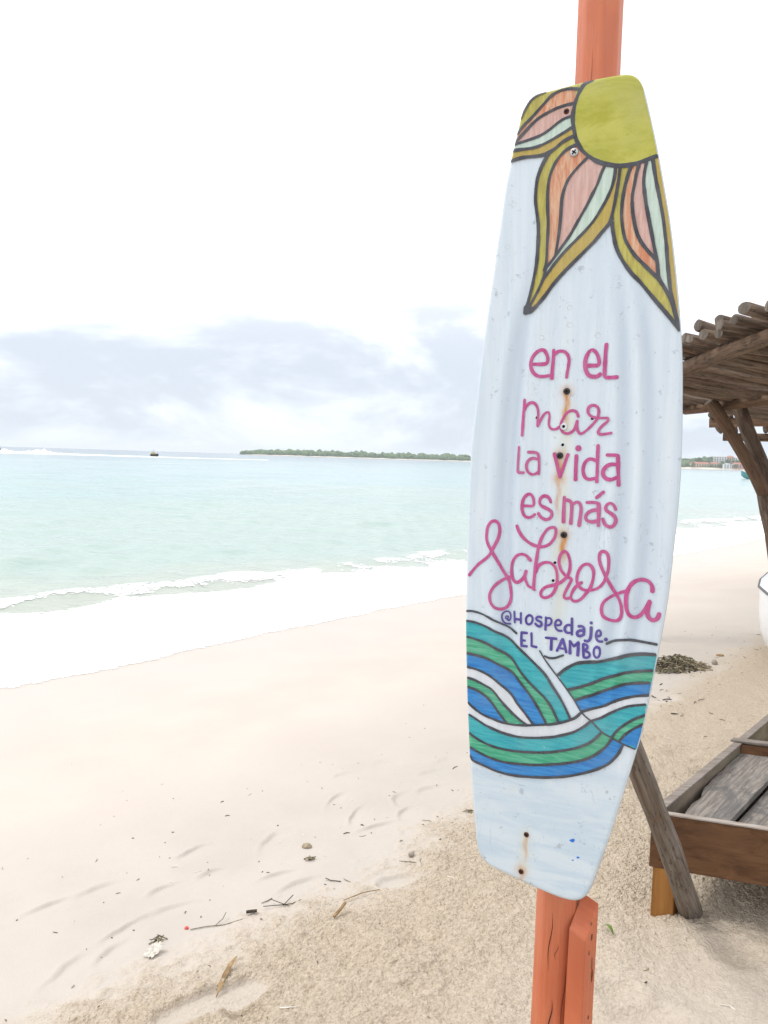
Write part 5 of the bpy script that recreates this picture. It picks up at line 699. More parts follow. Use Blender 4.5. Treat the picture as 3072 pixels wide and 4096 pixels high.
Z2 = SEA_Z + .004 - .022 * sstep(.9, .0, S2) + wave * amp + brk * (.4 + .8 * fbm(T2 * .9, S2 * .4, 3, 9))
sea = link('sea', grid_mesh('sea', X2, Y2, Z2, M['water']))
tag(sea, kind='structure')

# ------------------------------------------------------------------ foam of the spent wave along the water's edge
ts = spaced(0, 16, .045, -14, 70, 1.02)
ss = np.arange(-.6, 4.6, .035)
Tg, Sg = np.meshgrid(ts, ss)
Sw = Sg
Xf = NX * (Sg + 6.675) + TX * Tg; Yf = NY * (Sg + 6.675) + TY * Tg
front = -.22 + .30 * (fbm(Tg * .55, Tg * 0 + 3, 4, 14) - .5) * 2 * .9 + .10 * (fbm(Tg * 4, Tg * 0, 3, 15) - .5)
back = 2.15 + (fbm(Tg * .7, Tg * 0 + 9, 3, 18) - .5) * .9
solid = (.42 * sstep(0, .06, Sg - front) + .58 * sstep(.0, .38, Sg - front)) * sstep(.75, -.35, Sg - back)
lace = np.exp(-((Sg - 3.15 - .5 * (fbm(Tg * .5, Tg * 0, 3, 4) - .5)) / .20) ** 2) * (.35 + .65 * sstep(.38, .62, fbm(Tg * 1.1, Tg * 0 + 2, 3, 24))) * .78
lace2 = .60 * sstep(4.3, 2.6, Sg) * sstep(back - .3, back + .1, Sg)
foam = np.clip(solid * 1.35 + lace + lace2 * sstep(.32, .58, fbm(Tg * 1.7, Sg * 2.2, 3, 26)), 0, 1.5)
def samp(xv, yv, xs_, ys_, Z_):
    i = np.clip(np.searchsorted(xs_, xv) - 1, 0, len(xs_) - 2); j = np.clip(np.searchsorted(ys_, yv) - 1, 0, len(ys_) - 2)
    u = np.clip((xv - xs_[i]) / (xs_[i + 1] - xs_[i]), 0, 1); v = np.clip((yv - ys_[j]) / (ys_[j + 1] - ys_[j]), 0, 1)
    return (Z_[j, i] * (1 - u) + Z_[j, i + 1] * u) * (1 - v) + (Z_[j + 1, i] * (1 - u) + Z_[j + 1, i + 1] * u) * v
Zf = np.maximum(samp(Xf, Yf, xs2, ys2, Z2), samp(Xf, Yf, xs, ys, Z)) + .004 + .010 * np.clip(foam, 0, 1) * fbm(Tg * 3, Sg * 3, 4, 27) * sstep(.05, .6, Sg - front)
foam_o = link('sea_foam', grid_mesh('sea_foam', Xf, Yf, Zf, M['foam'], {'foam': foam}))
tag(foam_o, 'white foam of the spent wave along the water\'s edge', 'foam', kind='stuff')
# ------------------------------------------------------------------ painted board
BC = Vector((.3315, 1.345, 1.4589)); YAW = math.radians(27)
board = empty('painted_board', BC, 'white wakeboard painted with sun, waves and pink lettering, fixed upright to the orange post', 'board')
# board axes: X across, Y up its length, Z out of the painted face
board.rotation_euler = Matrix(((math.cos(YAW), 0, -math.sin(YAW)), (-math.sin(YAW), 0, -math.cos(YAW)), (0, 1, 0))).to_euler()
def pairs(l): return np.array(l, float).reshape(-1, 2) / 1000.0
OUTL = pairs(BOARD_OUTLINE)
def resample(P, step, closed=True):
    Q = np.vstack([P, P[:1]]) if closed else P
    d = np.r_[0, np.cumsum(np.hypot(*np.diff(Q, axis=0).T))]
    n = max(3, int(round(d[-1] / step))); s = np.linspace(0, d[-1], n, endpoint=not closed)
    return np.stack([np.interp(s, d, Q[:, 0]), np.interp(s, d, Q[:, 1])], 1)
def soften(P, k=3):
    for _ in range(k): P = (np.roll(P, 1, 0) + 2 * P + np.roll(P, -1, 0)) / 4
    return P
RIM = soften(resample(OUTL, .006))
def edge_dist(p):
    a = RIM; b = np.roll(RIM, -1, 0); d = b - a; L2 = (d * d).sum(1)
    out = np.full(len(p), 9.)
    for i in range(0, len(p), 2000):
        q = p[i:i + 2000, None, :] - a[None]
        t = np.clip((q * d[None]).sum(2) / L2[None], 0, 1)
        out[i:i + 2000] = np.sqrt(((q - t[..., None] * d[None]) ** 2).sum(2)).min(1)
    return out
def inside(p):
    a = RIM; b = np.roll(RIM, -1, 0); c = np.zeros(len(p), bool)
    for i in range(len(a)):
        cond = (a[i, 1] > p[:, 1]) != (b[i, 1] > p[:, 1])
        xi = (b[i, 0] - a[i, 0]) * (p[:, 1] - a[i, 1]) / (b[i, 1] - a[i, 1] + 1e-12) + a[i, 0]
        c ^= cond & (p[:, 0] < xi)
    return c
CHAN = [(-.148, .010, .0026), (-.114, .010, -.0030), (.066, .009, .0024), (.109, .008, .0028)]
RAIL = .006
def face_h(p, d=None):
    u, v = p[:, 0], p[:, 1]
    d = edge_dist(p) if d is None else d
    h = .010 * np.clip((v + .03) / .70, -1, 1) ** 2
    fade = sstep(-.47, -.30, v) * sstep(.42, .22, v)
    k = 1 - .45 * np.clip(np.abs(v + .02) / .5, 0, 1) ** 2
    for uc, w, a in CHAN:
        c = -.022 + (uc + .022) * k
        h = h + fade * a * (np.exp(-((u - c) / w) ** 2) - .55 * np.exp(-((u - c - .016) / (w * 1.3)) ** 2))
    q = np.clip(d / RAIL, 0, 1)
    return h - RAIL * (1 - np.sqrt(np.clip(1 - (1 - q) ** 2, 0, 1)))
def cdt(bound, inner, mode=1):
    n = len(bound)
    pts = [Vector((float(x), float(y))) for x, y in np.vstack([bound, inner])] if len(inner) else [Vector((float(x), float(y))) for x, y in bound]
    r = delaunay_2d_cdt(pts, [(i, (i + 1) % n) for i in range(n)], [], mode, 1e-6)
    return np.array([(p.x, p.y) for p in r[0]]), [tuple(f) for f in r[2]]
_t = np.roll(RIM, -1, 0) - np.roll(RIM, 1, 0); _t /= np.hypot(*_t.T)[:, None]; _n = np.stack([-_t[:, 1], _t[:, 0]], 1)
if not inside((RIM + _n * .01)[:1])[0]: _n = -_n
RINGS = [RIM + _n * k for k in (.0018, .0030, .0045, .0065)]
def build_board():
    rings = [RIM]
    t = np.roll(RIM, -1, 0) - np.roll(RIM, 1, 0); t /= np.hypot(*t.T)[:, None]; nn = np.stack([-t[:, 1], t[:, 0]], 1)
    if not inside((RIM + nn * .01)[:1])[0]: nn = -nn
    inner = [RIM + nn * k for k in (.0008, .0022, .0042, .0065)]
    gx, gy = np.meshgrid(np.arange(-.21, .19, .0042), np.arange(-.75, .70, .0046))
    g = np.stack([gx.ravel() + rng.uniform(-.0005, .0005, gx.size), gy.ravel() + rng.uniform(-.0005, .0005, gx.size)], 1)
    g = g[inside(g)]; g = g[edge_dist(g) > .0085]
    V2, F2 = cdt(RIM, np.vstack(inner + [g]))
    d = edge_dist(V2); h = face_h(V2, d)
    n = len(V2); hb = .010 * np.clip((V2[:, 1] + .03) / .70, -1, 1) ** 2 - .014 + RAIL * .8 * (1 - np.sqrt(np.clip(1 - (1 - np.clip(d / RAIL, 0, 1)) ** 2, 0, 1)))
    F = []
    for f in F2:
        a, b, c = (V2[i] for i in f[:3])
        ccw = (b[0] - a[0]) * (c[1] - a[1]) - (b[1] - a[1]) * (c[0] - a[0]) > 0
        f = f if ccw else f[::-1]
        F.append(f); F.append(tuple(i + n for i in f[::-1]))
    # boundary edges
    cnt = {}
    for f in F2:
        for i in range(len(f)):
            e = tuple(sorted((f[i], f[(i + 1) % len(f)]))); cnt[e] = cnt.get(e, 0) + 1
    for (a, b), c in cnt.items():
        if c == 1: F.append((a, b, b + n, a + n))
    V = [(x, y, z) for (x, y), z in zip(V2, h)] + [(x, y, z) for (x, y), z in zip(V2, hb)]
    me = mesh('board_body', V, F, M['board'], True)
    u, v = V2[:, 0], V2[:, 1]
    rust = np.zeros(n)
    for uc, v0, v1, w, a in ((-.0212, .165, .105, .0050, 1.0), (-.0281, .053, .008, .0048, 1.0), (-.0285, .012, -.055, .0032, .65), (-.0146, -.086, -.135, .0055, 1.0), (-.0553, -.638, -.690, .0034, .55), (-.0615, -.709, -.733, .0032, .9), (-.0422, .637, .612, .0026, .8)):
        un = u - uc + .0016 * np.sin(v * 160)
        rust = np.maximum(rust, a * np.exp(-(un / w) ** 2) * sstep(v1 - .012, v1 + .03, v) * sstep(v0 + .004, v0 - .002, v))
        rust = np.maximum(rust, .7 * np.exp(-(np.hypot(u - uc, v - v0 - .002) / .010) ** 2) * (a > .6))
    stain = np.exp(-((u + .02 + .004 * np.sin(v * 40)) / .012) ** 2) * sstep(-.30, -.22, v) * sstep(.16, .13, v) + .9 * np.exp(-((u + .058) / .010) ** 2) * sstep(-.74, -.70, v) * sstep(-.62, -.64, v)
    stain += .5 * np.exp(-((u + .085) / .006) ** 2 - ((v + .56) / .010) ** 2)
    low_ = sstep(-.475, -.50, v + .10 * (u + .03) ** 2 * 4)
    edge = np.exp(-d / .0022) * (.15 + .85 * sstep(-.55, -.70, v)) * (.3 + .7 * fbm(u * 40 + v * 60, v * 40, 2, 7))
    fade = sstep(-.50, -.30, v) * sstep(.46, .22, v); kk = 1 - .45 * np.clip(np.abs(v + .02) / .5, 0, 1) ** 2; chan_shade = np.zeros(n)
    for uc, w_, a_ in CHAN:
        cc = -.022 + (uc + .022) * kk + (.016 if a_ > 0 else 0); chan_shade = np.maximum(chan_shade, fade * np.exp(-((u - cc) / .010) ** 2))
    for k, a in (('rust', rust), ('stain', stain), ('low', low_), ('edge', edge), ('chan_shade', chan_shade)):
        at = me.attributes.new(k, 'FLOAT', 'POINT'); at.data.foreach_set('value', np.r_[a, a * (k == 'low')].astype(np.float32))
    return link('board_body', me, board)
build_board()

def keep_in(P):
    bad = ~inside(P) | (edge_dist(P) < .0009)
    if bad.any():
        q = P[bad]; i = ((q[:, None, :] - RIM[None]) ** 2).sum(2).argmin(1); P = P.copy(); P[bad] = RIM[i] + _n[i] * .0009
    return P
LIFT = [0.0004]
def paint_obj(name, col, V2, F2, lift):
    dd_ = edge_dist(V2); h = face_h(V2, dd_) + lift + .0007 * np.exp(-dd_ / .003)
    F = []
    for f in F2:
        a, b, c = (V2[i] for i in f[:3])
        F.append(f if (b[0] - a[0]) * (c[1] - a[1]) - (b[1] - a[1]) * (c[0] - a[0]) > 0 else f[::-1])
    return [(x, y, z) for (x, y), z in zip(V2, h)], F
NICE = {'sun': 'yellow', 'lime': 'lime yellow', 'gold': 'ochre', 'orange': 'streaky orange', 'pink': 'pale pink', 'mint': 'mint', 'turq': 'turquoise', 'green': 'green', 'blue': 'blue', 'white': 'white'}
words = {}
order = {}
for nm, col, flat in FILLS:
    P = pairs(flat); ar = abs(np.sum(P[:, 0] * np.roll(P[:, 1], -1) - np.roll(P[:, 0], -1) * P[:, 1])) / 2
    B = resample(P, .004) if len(P) > 14 else P
    lo_, hi_ = B.min(0), B.max(0)
    gx, gy = np.meshgrid(np.arange(lo_[0], hi_[0], .0032), np.arange(lo_[1], hi_[1], .008))
    g = np.stack([gx.ravel(), gy.ravel()], 1) + rng.uniform(-.0006, .0006, (gx.size, 2))
    g = np.vstack([g[edge_dist(g) > .0085]] + RINGS)
    # keep the inner points that lie inside this polygon
    c = np.zeros(len(g), bool); a_ = B; b_ = np.roll(B, -1, 0)
    for i in range(len(a_)):
        cond = (a_[i, 1] > g[:, 1]) != (b_[i, 1] > g[:, 1])
        c ^= cond & (g[:, 0] < (b_[i, 0] - a_[i, 0]) * (g[:, 1] - a_[i, 1]) / (b_[i, 1] - a_[i, 1] + 1e-12) + a_[i, 0])
    V2, F2 = cdt(B, g[c])
    key = {'painted_sun_disc': 'sun', 'painted_petal_stripe': 'petal', 'painted_wave_band': 'wave'}.get(nm, nm)
    order['n_' + key] = order.get('n_' + key, 0) + 1
    if (key == 'petal' and col == 'lime') or (key == 'wave' and order['n_wave'] in (1, 7, 11)): order[key] = 0
    order[key] = order.get(key, 0) + 1
    LIFT[0] = .0003 + .00014 * order[key] if key != 'sun' else .0013
    if nm.startswith('painted_word') or nm.startswith('painted_handle'):
        words.setdefault((nm, col), []).append(paint_obj(nm, col, V2, F2, .0012)); continue
    lift = LIFT[0] if nm != 'painted_petal_tip' else .0020
    V, F = paint_obj(nm, col, V2, F2, lift)
    o = link(nm, mesh(nm, V, F, M[col], True), board)
    if col in NICE: o['label'] = NICE[col] + ' paint ' + {'painted_sun_disc': 'disc of the sun at the top of the board', 'painted_petal_stripe': 'stripe in a petal below the sun', 'painted_wave_band': 'band of the painted waves'}.get(nm, 'on the board')
def ribbon(P, w, lift0):
    P = resample(P, min(.004, max(.0015, w * .5)), closed=False)
    t = np.gradient(P, axis=0); t /= np.maximum(np.hypot(*t.T), 1e-9)[:, None]; nn = np.stack([-t[:, 1], t[:, 0]], 1)
    d = np.r_[0, np.cumsum(np.hypot(*np.diff(P, axis=0).T))]
    ww = w / 2 * (1 + .16 * (vnoise(d * 60, d * 0 + random.uniform(0, 99), 3) - .5) * 2 + .07 * (vnoise(d * 400, d * 0 + 7.7, 5) - .5) * 2)
    L_, R_, ls = [], [], []
    # round caps
    for k in (-.92, -.6, 0.):
        pass
    cap = [(.95, .30), (.75, .66), (.42, .90)]
    rows = []
    for a, b in cap: rows.append((P[0] - t[0] * ww[0] * a * .8, nn[0] * ww[0] * b))
    for p, n_, w_ in zip(P, nn, ww): rows.append((p, n_ * w_))
    for a, b in cap[::-1]: rows.append((P[-1] + t[-1] * ww[-1] * a * .8, nn[-1] * ww[-1] * b))
    c = np.array([r[0] for r in rows]); o = np.array([r[1] for r in rows]); m = len(c)
    V2 = np.concatenate([c + o, c + o / 3, c - o / 3, c - o]); lift = lift0 + .0003 * np.arange(m) / m
    V2 = keep_in(V2); dd_ = edge_dist(V2); h = face_h(V2, dd_) + np.tile(lift, 4) + .0007 * np.exp(-dd_ / .003)
    F = []
    for k in range(3):
        for i in range(m - 1):
            a = k * m + i; F.append((a, a + m, a + m + 1, a + 1))
    return [(x, y, z) for (x, y), z in zip(V2, h)], F
k = 0
for nm, col, w, flat in STROKES:
    P = pairs(flat)
    if len(P) < 2: continue
    k += 1
    isword = nm.startswith('painted_word') or nm.startswith('painted_handle')
    lift = (.0010 if isword else .0015) + (k % 9) * .00003
    v, f = ribbon(P, w / 1000, lift)
    if isword: words.setdefault((nm, col), []).append((v, f))
    else: link(nm, mesh(nm, v, f, M[col], True), board)
TXT = {'painted_word_en': 'pink hand-painted word "en"', 'painted_word_el': 'pink hand-painted word "el"', 'painted_word_mar': 'pink hand-painted word "mar"', 'painted_word_la': 'pink hand-painted word "la"', 'painted_word_vida': 'pink hand-painted word "vida"', 'painted_word_es': 'pink hand-painted word "es"', 'painted_word_mas': 'pink hand-painted word "más"', 'painted_word_sabrosa': 'large pink script word "sabrosa"', 'painted_handle_hospedaje': 'purple lettering "@HOSPEDAJE."', 'painted_words_el_tambo': 'purple lettering "EL TAMBO"'}
for (nm, col), parts in words.items():
    V, F = merge(parts); o = link('painted_lettering', mesh('painted_lettering', V, F, M[col], True), board); o['label'] = TXT[nm]

def disc(r, n=20, dome=.3, hgt=.0):
    V = [(0, 0, hgt + r * dome)]; F = []
    rows = [(.55, .82), (.85, .45), (1.0, .0)]
    for a, b in rows: V += [(r * a * math.cos(2 * math.pi * i / n), r * a * math.sin(2 * math.pi * i / n), hgt + r * dome * b) for i in range(n)]
    V += [(r * math.cos(2 * math.pi * i / n), r * math.sin(2 * math.pi * i / n), -.004) for i in range(n)]
    for i in range(n): F.append((0, 1 + i, 1 + (i + 1) % n))
    for r_ in range(3):
        for i in range(n): a = 1 + r_ * n; F.append((a + i, a + n + i, a + n + (i + 1) % n, a + (i + 1) % n))
    return V, F
def slot(r, z, rot):
    parts = []
    for w, l in ((r * .16, r * .62), (r * .62, r * .16)): parts.append(box_vf(-w, w, -l, l, z - .0006, z + .0002 + (w > l) * .0001))
    V, F = merge(parts); c, s = math.cos(rot), math.sin(rot)
    return [(x * c - y * s, x * s + y * c, zz) for x, y, zz in V], F
def screw(u, v, r, mat, rot=.3, dome=.28, up=.0022):
    z = float(face_h(np.array([[u, v]]))[0])
    V, F = disc(r, 18, dome, up); me = mesh('screw', V, F, M[mat], True)
    o = link('screw', me, board, (u, v, z))
    V, F = slot(r, up + r * dome * .93, rot); link('screw_slot', mesh('screw_slot', V, F, M['hole_dark']), o)
for u, v, rot in ((-21.2, 167., .2), (-28.1, 55.1, .7), (-14.6, -84.1, .1)): screw(u / 1000, v / 1000, .0058, 'screw_black', rot)
for u, v in ((-42.2, 639.3), (-55.3, -637.9), (-61.5, -708.9)): screw(u / 1000, v / 1000, .0048, 'screw_rust', .5, .12, .0014 if v > 0 else .0008)
screw(-.026, .5697, .0072, 'steel', .9, .18, .0022)
def ring(r0_, r1_, n=20, z=.0008):
    V, F = [], []
    for i in range(n):
        a = 2 * math.pi * i / n
        for r, zz in ((r0_, 0), (r0_, z), (r1_, z), (r1_ * 1.06, -.001)): V.append((r * math.cos(a), r * math.sin(a), zz))
    for i in range(n):
        j = (i + 1) % n
        for k_ in range(3): F.append((i * 4 + k_, j * 4 + k_, j * 4 + k_ + 1, i * 4 + k_ + 1)[::-1])
    return V, F
def flat_disc(r, n=16, z=.0):
    return [(r * math.cos(2 * math.pi * i / n), r * math.sin(2 * math.pi * i / n), z) for i in range(n)], [tuple(range(n))]
for u, v, big in ((-23.3, 105.8, 1), (-71.8, 121., 0), (25.2, 119.8, 0), (-24., 73.8, 0), (-27.8, -134.8, 0), (-29.6, -167.1, 0)):
    p = np.array([[u / 1000, v / 1000]]); z = float(face_h(p)[0]) + .0005
    o = link('screw_insert', mesh('screw_insert', *ring(.0026 if not big else .0028, .0058 if big else .0042, z=.0006 if not big else .0030), M['insert'], False), board, (u / 1000, v / 1000, z))
    link('screw_hole', mesh('screw_hole', *flat_disc(.0029, z=.0006 if not big else .0020), M['hole_dark']), o)
for u, v in ((-23.2, 311.3), (-21.7, 281.6), (-70.3, 262.1), (26.9, 262.2), (-51.2, -623.1), (-130.6, 497.3), (-139.4, 425.4)):
    p = np.array([[u / 1000, v / 1000]]); z = float(face_h(p)[0])
    link('filled_insert', mesh('filled_insert', *ring(.0036, .0046, z=.0003), M['insert'], True), board, (u / 1000, v / 1000, z))

# ------------------------------------------------------------------ orange post and its stake
def build_post():
    cx, cy = .357, 1.4235; n = 48; V, F, UV = [], [], []
    zs = np.arange(-.35, 3.3, .05); rr = random.Random(5)
    for j, z in enumerate(zs):
        R = .0405 + .0008 * math.sin(z * 2.1); tw = .12 + .03 * math.sin(z * .9)
        ox = .0015 * math.sin(z * 1.7); oy = .0015 * math.cos(z * 1.3)
        for i in range(n):
            a = 2 * math.pi * i / n; k = ((a + tw) % (math.pi / 4)) - math.pi / 8
            octo = R * math.cos(math.pi / 8) / math.cos(k); r = .86 * octo + .14 * R * .985 + .00035 * rr.uniform(-1, 1)
            V.append((cx + ox + r * math.cos(a), cy + oy + r * math.sin(a), z)); UV.append((a * R, z))
    for j in range(len(zs) - 1):
        for i in range(n): F.append((j * n + i, j * n + (i + 1) % n, (j + 1) * n + (i + 1) % n, (j + 1) * n + i))
    F.append(tuple((len(zs) - 1) * n + i for i in range(n)))
    o = link('wooden_post', mesh('wooden_post', V, F, M['post'], True, UV))
    tag(o, 'tall orange painted wooden post carrying the painted board', 'post')
    for ang, z0, z1, w in ((-2.02, .660, .545, .0008), (-1.86, .490, .410, .0010), (-1.72, .60, .57, .0005), (-1.3, .56, .42, .0005), (-2.1, 2.22, 2.05, .0004)):
        V, F = [], []; n = 9
        for i in range(n):
            t_ = i / (n - 1); z = z0 + (z1 - z0) * t_; hw = w * math.sin(math.pi * min(.97, max(.03, t_))) ** .7; a = ang + .05 * math.sin(t_ * 7) - .10 * t_
            for s_ in (-1, 1): V.append((cx + .0412 * math.cos(a) - s_ * hw * math.sin(a), cy + .0412 * math.sin(a) + s_ * hw * math.cos(a), z))
            if i: c = 2 * i; F.append((c - 2, c - 1, c + 1, c))
        link('crack', mesh('crack', V, F, M['hole_dark']), o)
build_post()
P2, P1, P3 = (.3925, 1.350), (.3675, 1.3765), (.4245, 1.382)
P4 = (P1[0] + P3[0] - P2[0], P1[1] + P3[1] - P2[1])
def stake():
    poly = [P2, P3, P4, P1]; zt = [.628, .684, .690, .637]; V, F = [], []
    zs = [-.25, .1, .3, .5, None]
    for z in zs:
        for (x, y), t in zip(poly, zt): V.append((x + .0012 * math.sin((z or .6) * 9 + x * 90), y, t if z is None else z))
    for j in range(len(zs) - 1):
        for i in range(4): F.append((j * 4 + i, j * 4 + (i + 1) % 4, (j + 1) * 4 + (i + 1) % 4, (j + 1) * 4 + i))
    F.append(tuple(len(V) - 4 + i for i in range(4)))
    UV = [((x + y) * 1.0, z) for x, y, z in V]
    o = link('wooden_stake', mesh('wooden_stake', V, F, M['post'], False, UV)); bevel(o, .0025, 2)
    tag(o, 'short orange painted stake with slanted top beside the foot of the post', 'stake')
    rx, ry = P3[0] - P2[0], P3[1] - P2[1]; L_ = math.hypot(rx, ry); nx_, ny_ = ry / L_, -rx / L_
    for t, z, s in ((.42, .655, .007), (.50, .628, .012), (.62, .575, .02), (.68, .55, .026), (.55, .47, .008), (.3, .40, .012), (.7, .36, .016), (.35, .60, .008)):
        c = Vector((P2[0] + rx * t, P2[1] + ry * t, z)); pts = []
        for i in range(8):
            a = 6.283 * i / 8; pts.append((c.x + rx / L_ * .0028 * math.cos(a) * random.uniform(.6, 1.2) + nx_ * .0006, c.y + ry / L_ * .0028 * math.cos(a) + ny_ * .0006, z + s * .6 * math.sin(a) * random.uniform(.7, 1.1)))
        link('chipped_spot', mesh('chipped_spot', pts, [tuple(range(8))], M['beam_brown'], uvs=[(p[0], p[2]) for p in pts]), o)
stake()

# ------------------------------------------------------------------ grey log that props the post
def log():
    a = Vector((1.112, 2.560, -.06)); b = Vector((.392, 1.482, 1.215)); P, R = [], []
    for i in range(15):
        t = i / 14; p = a.lerp(b, t); p += Vector((.010 * math.sin(t * 5), .0, .006 * math.sin(t * 8 + 1))) * math.sin(math.pi * t) * .8
        P.append(p); R.append(.039 * (1 - t) + .0235 * t + .0012 * math.sin(t * 23))
    o = tube_obj('leaning_log', P, R, (M['log_grey'], M['cut_end']), None, 14, .06, 3, endtilt=.25)
    tag(o, 'weathered grey log leaning from the sand up to the orange post', 'log')
    for t, ang, s in ((.50, .0, .011), (.285, .3, .006)):
        p = a.lerp(b, t); d = (b - a).normalized(); out = (Vector((0, 0, 1.5)) - p); out = (out - d * out.dot(d)).normalized(); side = d.cross(out)
        r = .0375 * (1 - t) + .0225 * t; c = p + (out * math.cos(ang) + side * math.sin(ang)) * r * .98; nrm = (c - p).normalized(); sd_ = d.cross(nrm)
        V = [c + nrm * .0025]; n = 12
        for q, hh in ((.45, .0005), (.8, .004), (1.25, -.001)): V += [c + (d * math.cos(6.283 * i / n) * 1.3 + sd_ * math.sin(6.283 * i / n)) * s * q + nrm * hh for i in range(n)]
        F = [(0, 1 + i, 1 + (i + 1) % n) for i in range(n)]
        for k_ in range(2):
            for i in range(n): F.append((1 + k_ * n + i, 1 + k_ * n + n + i, 1 + k_ * n + n + (i + 1) % n, 1 + k_ * n + (i + 1) % n))
        link('knot', mesh('knot', V, F, M['beam_brown'], True, [(v.x, v.z) for v in V]), o)
log()

# ------------------------------------------------------------------ low wooden tray on legs
tray = empty('wooden_tray', (.93, 2.51, 0), 'low brown wooden tray on legs with grey boards inside, behind the leaning log', 'tray')
A = Vector((.93, 2.51)); fd = Vector((.958, -.287)); sd2 = Vector((.655, .756)).normalized()
def tp(f, s): q = A + fd * f + sd2 * s; return (q.x, q.y)
LOC = Vector((.93, 2.51, 0))
def tpart(name, poly, z0, z1, mat, bv=.004, parent=None):
    V, F = prism_vf(poly, z0, z1); V = [(x - LOC.x, y - LOC.y, z) for x, y, z in V]
    me = mesh(name, V, F, M[mat]); me.validate(); o = link(name, me, parent or tray)
    import bmesh
    bm = bmesh.new(); bm.from_mesh(me); bmesh.ops.recalc_face_normals(bm, faces=bm.faces); bm.to_mesh(me); bm.free()
    return bevel(o, bv) if bv else o
ZT, ZB_ = .338, .152
th = .020
tpart('front_panel', [tp(0, 0), tp(1.5, 0), tp(1.5, th), tp(0, th)], ZB_, ZT, 'tray_wood')
tpart('front_rim', [tp(-.004, -.003), tp(1.5, -.003), tp(1.5, th + .002), tp(-.004, th + .002)], ZT + .0005, ZT + .0065, 'tray_rim', .0015)
S1, S2_ = .905, 1.95
tpart('side_panel', [tp(0, th + .001), tp(th, th + .001), tp(th, S2_), tp(0, S2_)], ZB_ + .002, ZT - .002, 'tray_inner')
tpart('side_rim', [tp(-.006, th + .004), tp(th + .006, th + .004), tp(th + .006, S2_), tp(-.006, S2_)], ZT - .0015, ZT + .0060, 'tray_rim', .0015)
tpart('cross_panel', [tp(th + .001, S1), tp(1.5, S1), tp(1.5, S1 + th), tp(th + .001, S1 + th)], ZB_ + .004, ZT - .002, 'tray_wood')
tpart('cross_rim', [tp(-.018, S1 - .008), tp(1.5, S1 - .008), tp(1.5, S1 + .032), tp(-.018, S1 + .032)], ZT + .0065, ZT + .0160, 'tray_rim', .002)
tpart('far_panel', [tp(th + .001, S2_ - th), tp(1.5, S2_ - th), tp(1.5, S2_), tp(th + .001, S2_)], ZB_ + .004, ZT - .004, 'tray_inner')
tpart('outer_panel', [tp(1.501, 0), tp(1.501 + th, 0), tp(1.501 + th, S2_), tp(1.501, S2_)], ZB_, ZT - .003, 'tray_inner')
tpart('base_board', [tp(th + .002, th + .003), tp(1.498, th + .003), tp(1.498, S2_ - .03), tp(th + .002, S2_ - .03)], ZB_ + .006, ZB_ + .018, 'tray_inner', 0)
# grey weathered boards; the left one has a ragged edge
rag = [tp(.135, th + .006)] + [tp(max(th + .004, .022 + .075 * math.exp(-s / .22) + .016 * math.exp(-((s - .32) / .05) ** 2) + .0012 * math.sin(s * 70) + .0012 * math.sin(s * 31)), s) for s in np.linspace(.06, S1 - .006, 30)]
tpart('grey_board', [tp(.205, th + .006), tp(.205, S1 - .005)] + rag[::-1], ZT - .062, ZT - .038, 'ply', .002)
tpart('grey_board', [tp(.208, th + .006), tp(1.49, th + .006), tp(1.49, S1 - .005), tp(.208, S1 - .005)], ZT - .095, ZT - .072, 'ply', .002)
tpart('yellow_cushion', [tp(.14, S1 + .10), tp(1.40, S1 + .10), tp(1.40, S2_ - .06), tp(.14, S2_ - .06)], ZB_ + .019, ZB_ + .125, 'cushion' if 'cushion' in M else 'lime', .03)
for f, s in ((.012, .004), (1.42, .004), (.012, 1.86), (1.42, 1.86)):
    tpart('leg', [tp(f, s + .0), tp(f + .072, s + .0), tp(f + .072, s + .05), tp(f, s + .05)], -.20, ZB_ + (.0 if s > 1 else 0) - .0005, 'tray_leg', .003)
for f, z in ((.035, ZB_ + .03), (.030, ZT - .03)):
    q = tp(f, -.0008); link('nail', mesh('nail', [(q[0] - LOC.x + .004 * math.cos(t_), q[1] - LOC.y - .001, z + .004 * math.sin(t_)) for t_ in np.linspace(0, 6.283, 10, endpoint=False)], [tuple(range(10))], M['screw_rust']), tray)

# ------------------------------------------------------------------ log pergolas
def pergola(origin, label, beamL, beamR, far, poles, post, brace, second):
    pg = empty('pergola', origin, label, 'pergola', 'log pergolas')
    O = Vector(origin); sub = lambda L_: [Vector(p) - O for p in L_]
    return pg, sub
O1 = (3.899, 7.4, 0)
pg = empty('pergola', O1, 'log pergola with a roof of brown poles, right of the painted board', 'pergola')
O1v = Vector(O1); sb = lambda L_: [Vector(p) - O1v for p in L_]
PM = (M['pole_brown'], M['cut_end']); BM_ = (M['beam_brown'], M['cut_end'])
tube_obj('beam', sb([(1.96, 3.2, 2.215), (2.02, 4.1, 2.207), (2.08, 4.9, 2.212), (2.15, 5.8, 2.205), (2.25, 7.2, 2.12), (2.28, 7.7, 2.09)]), [.043, .044, .050, .058, .056, .055], BM_, pg, 14, .05, 31)
tube_obj('beam', sb([(3.05, 7.93, 2.09), (3.24, 7.5, 2.105), (3.50, 6.95, 2.15), (4.1, 5.6, 2.16), (4.9, 3.9, 2.16)]), [.055, .055, .052, .05, .05], BM_, pg, 12, .05, 32)
i = 0; y = 3.45
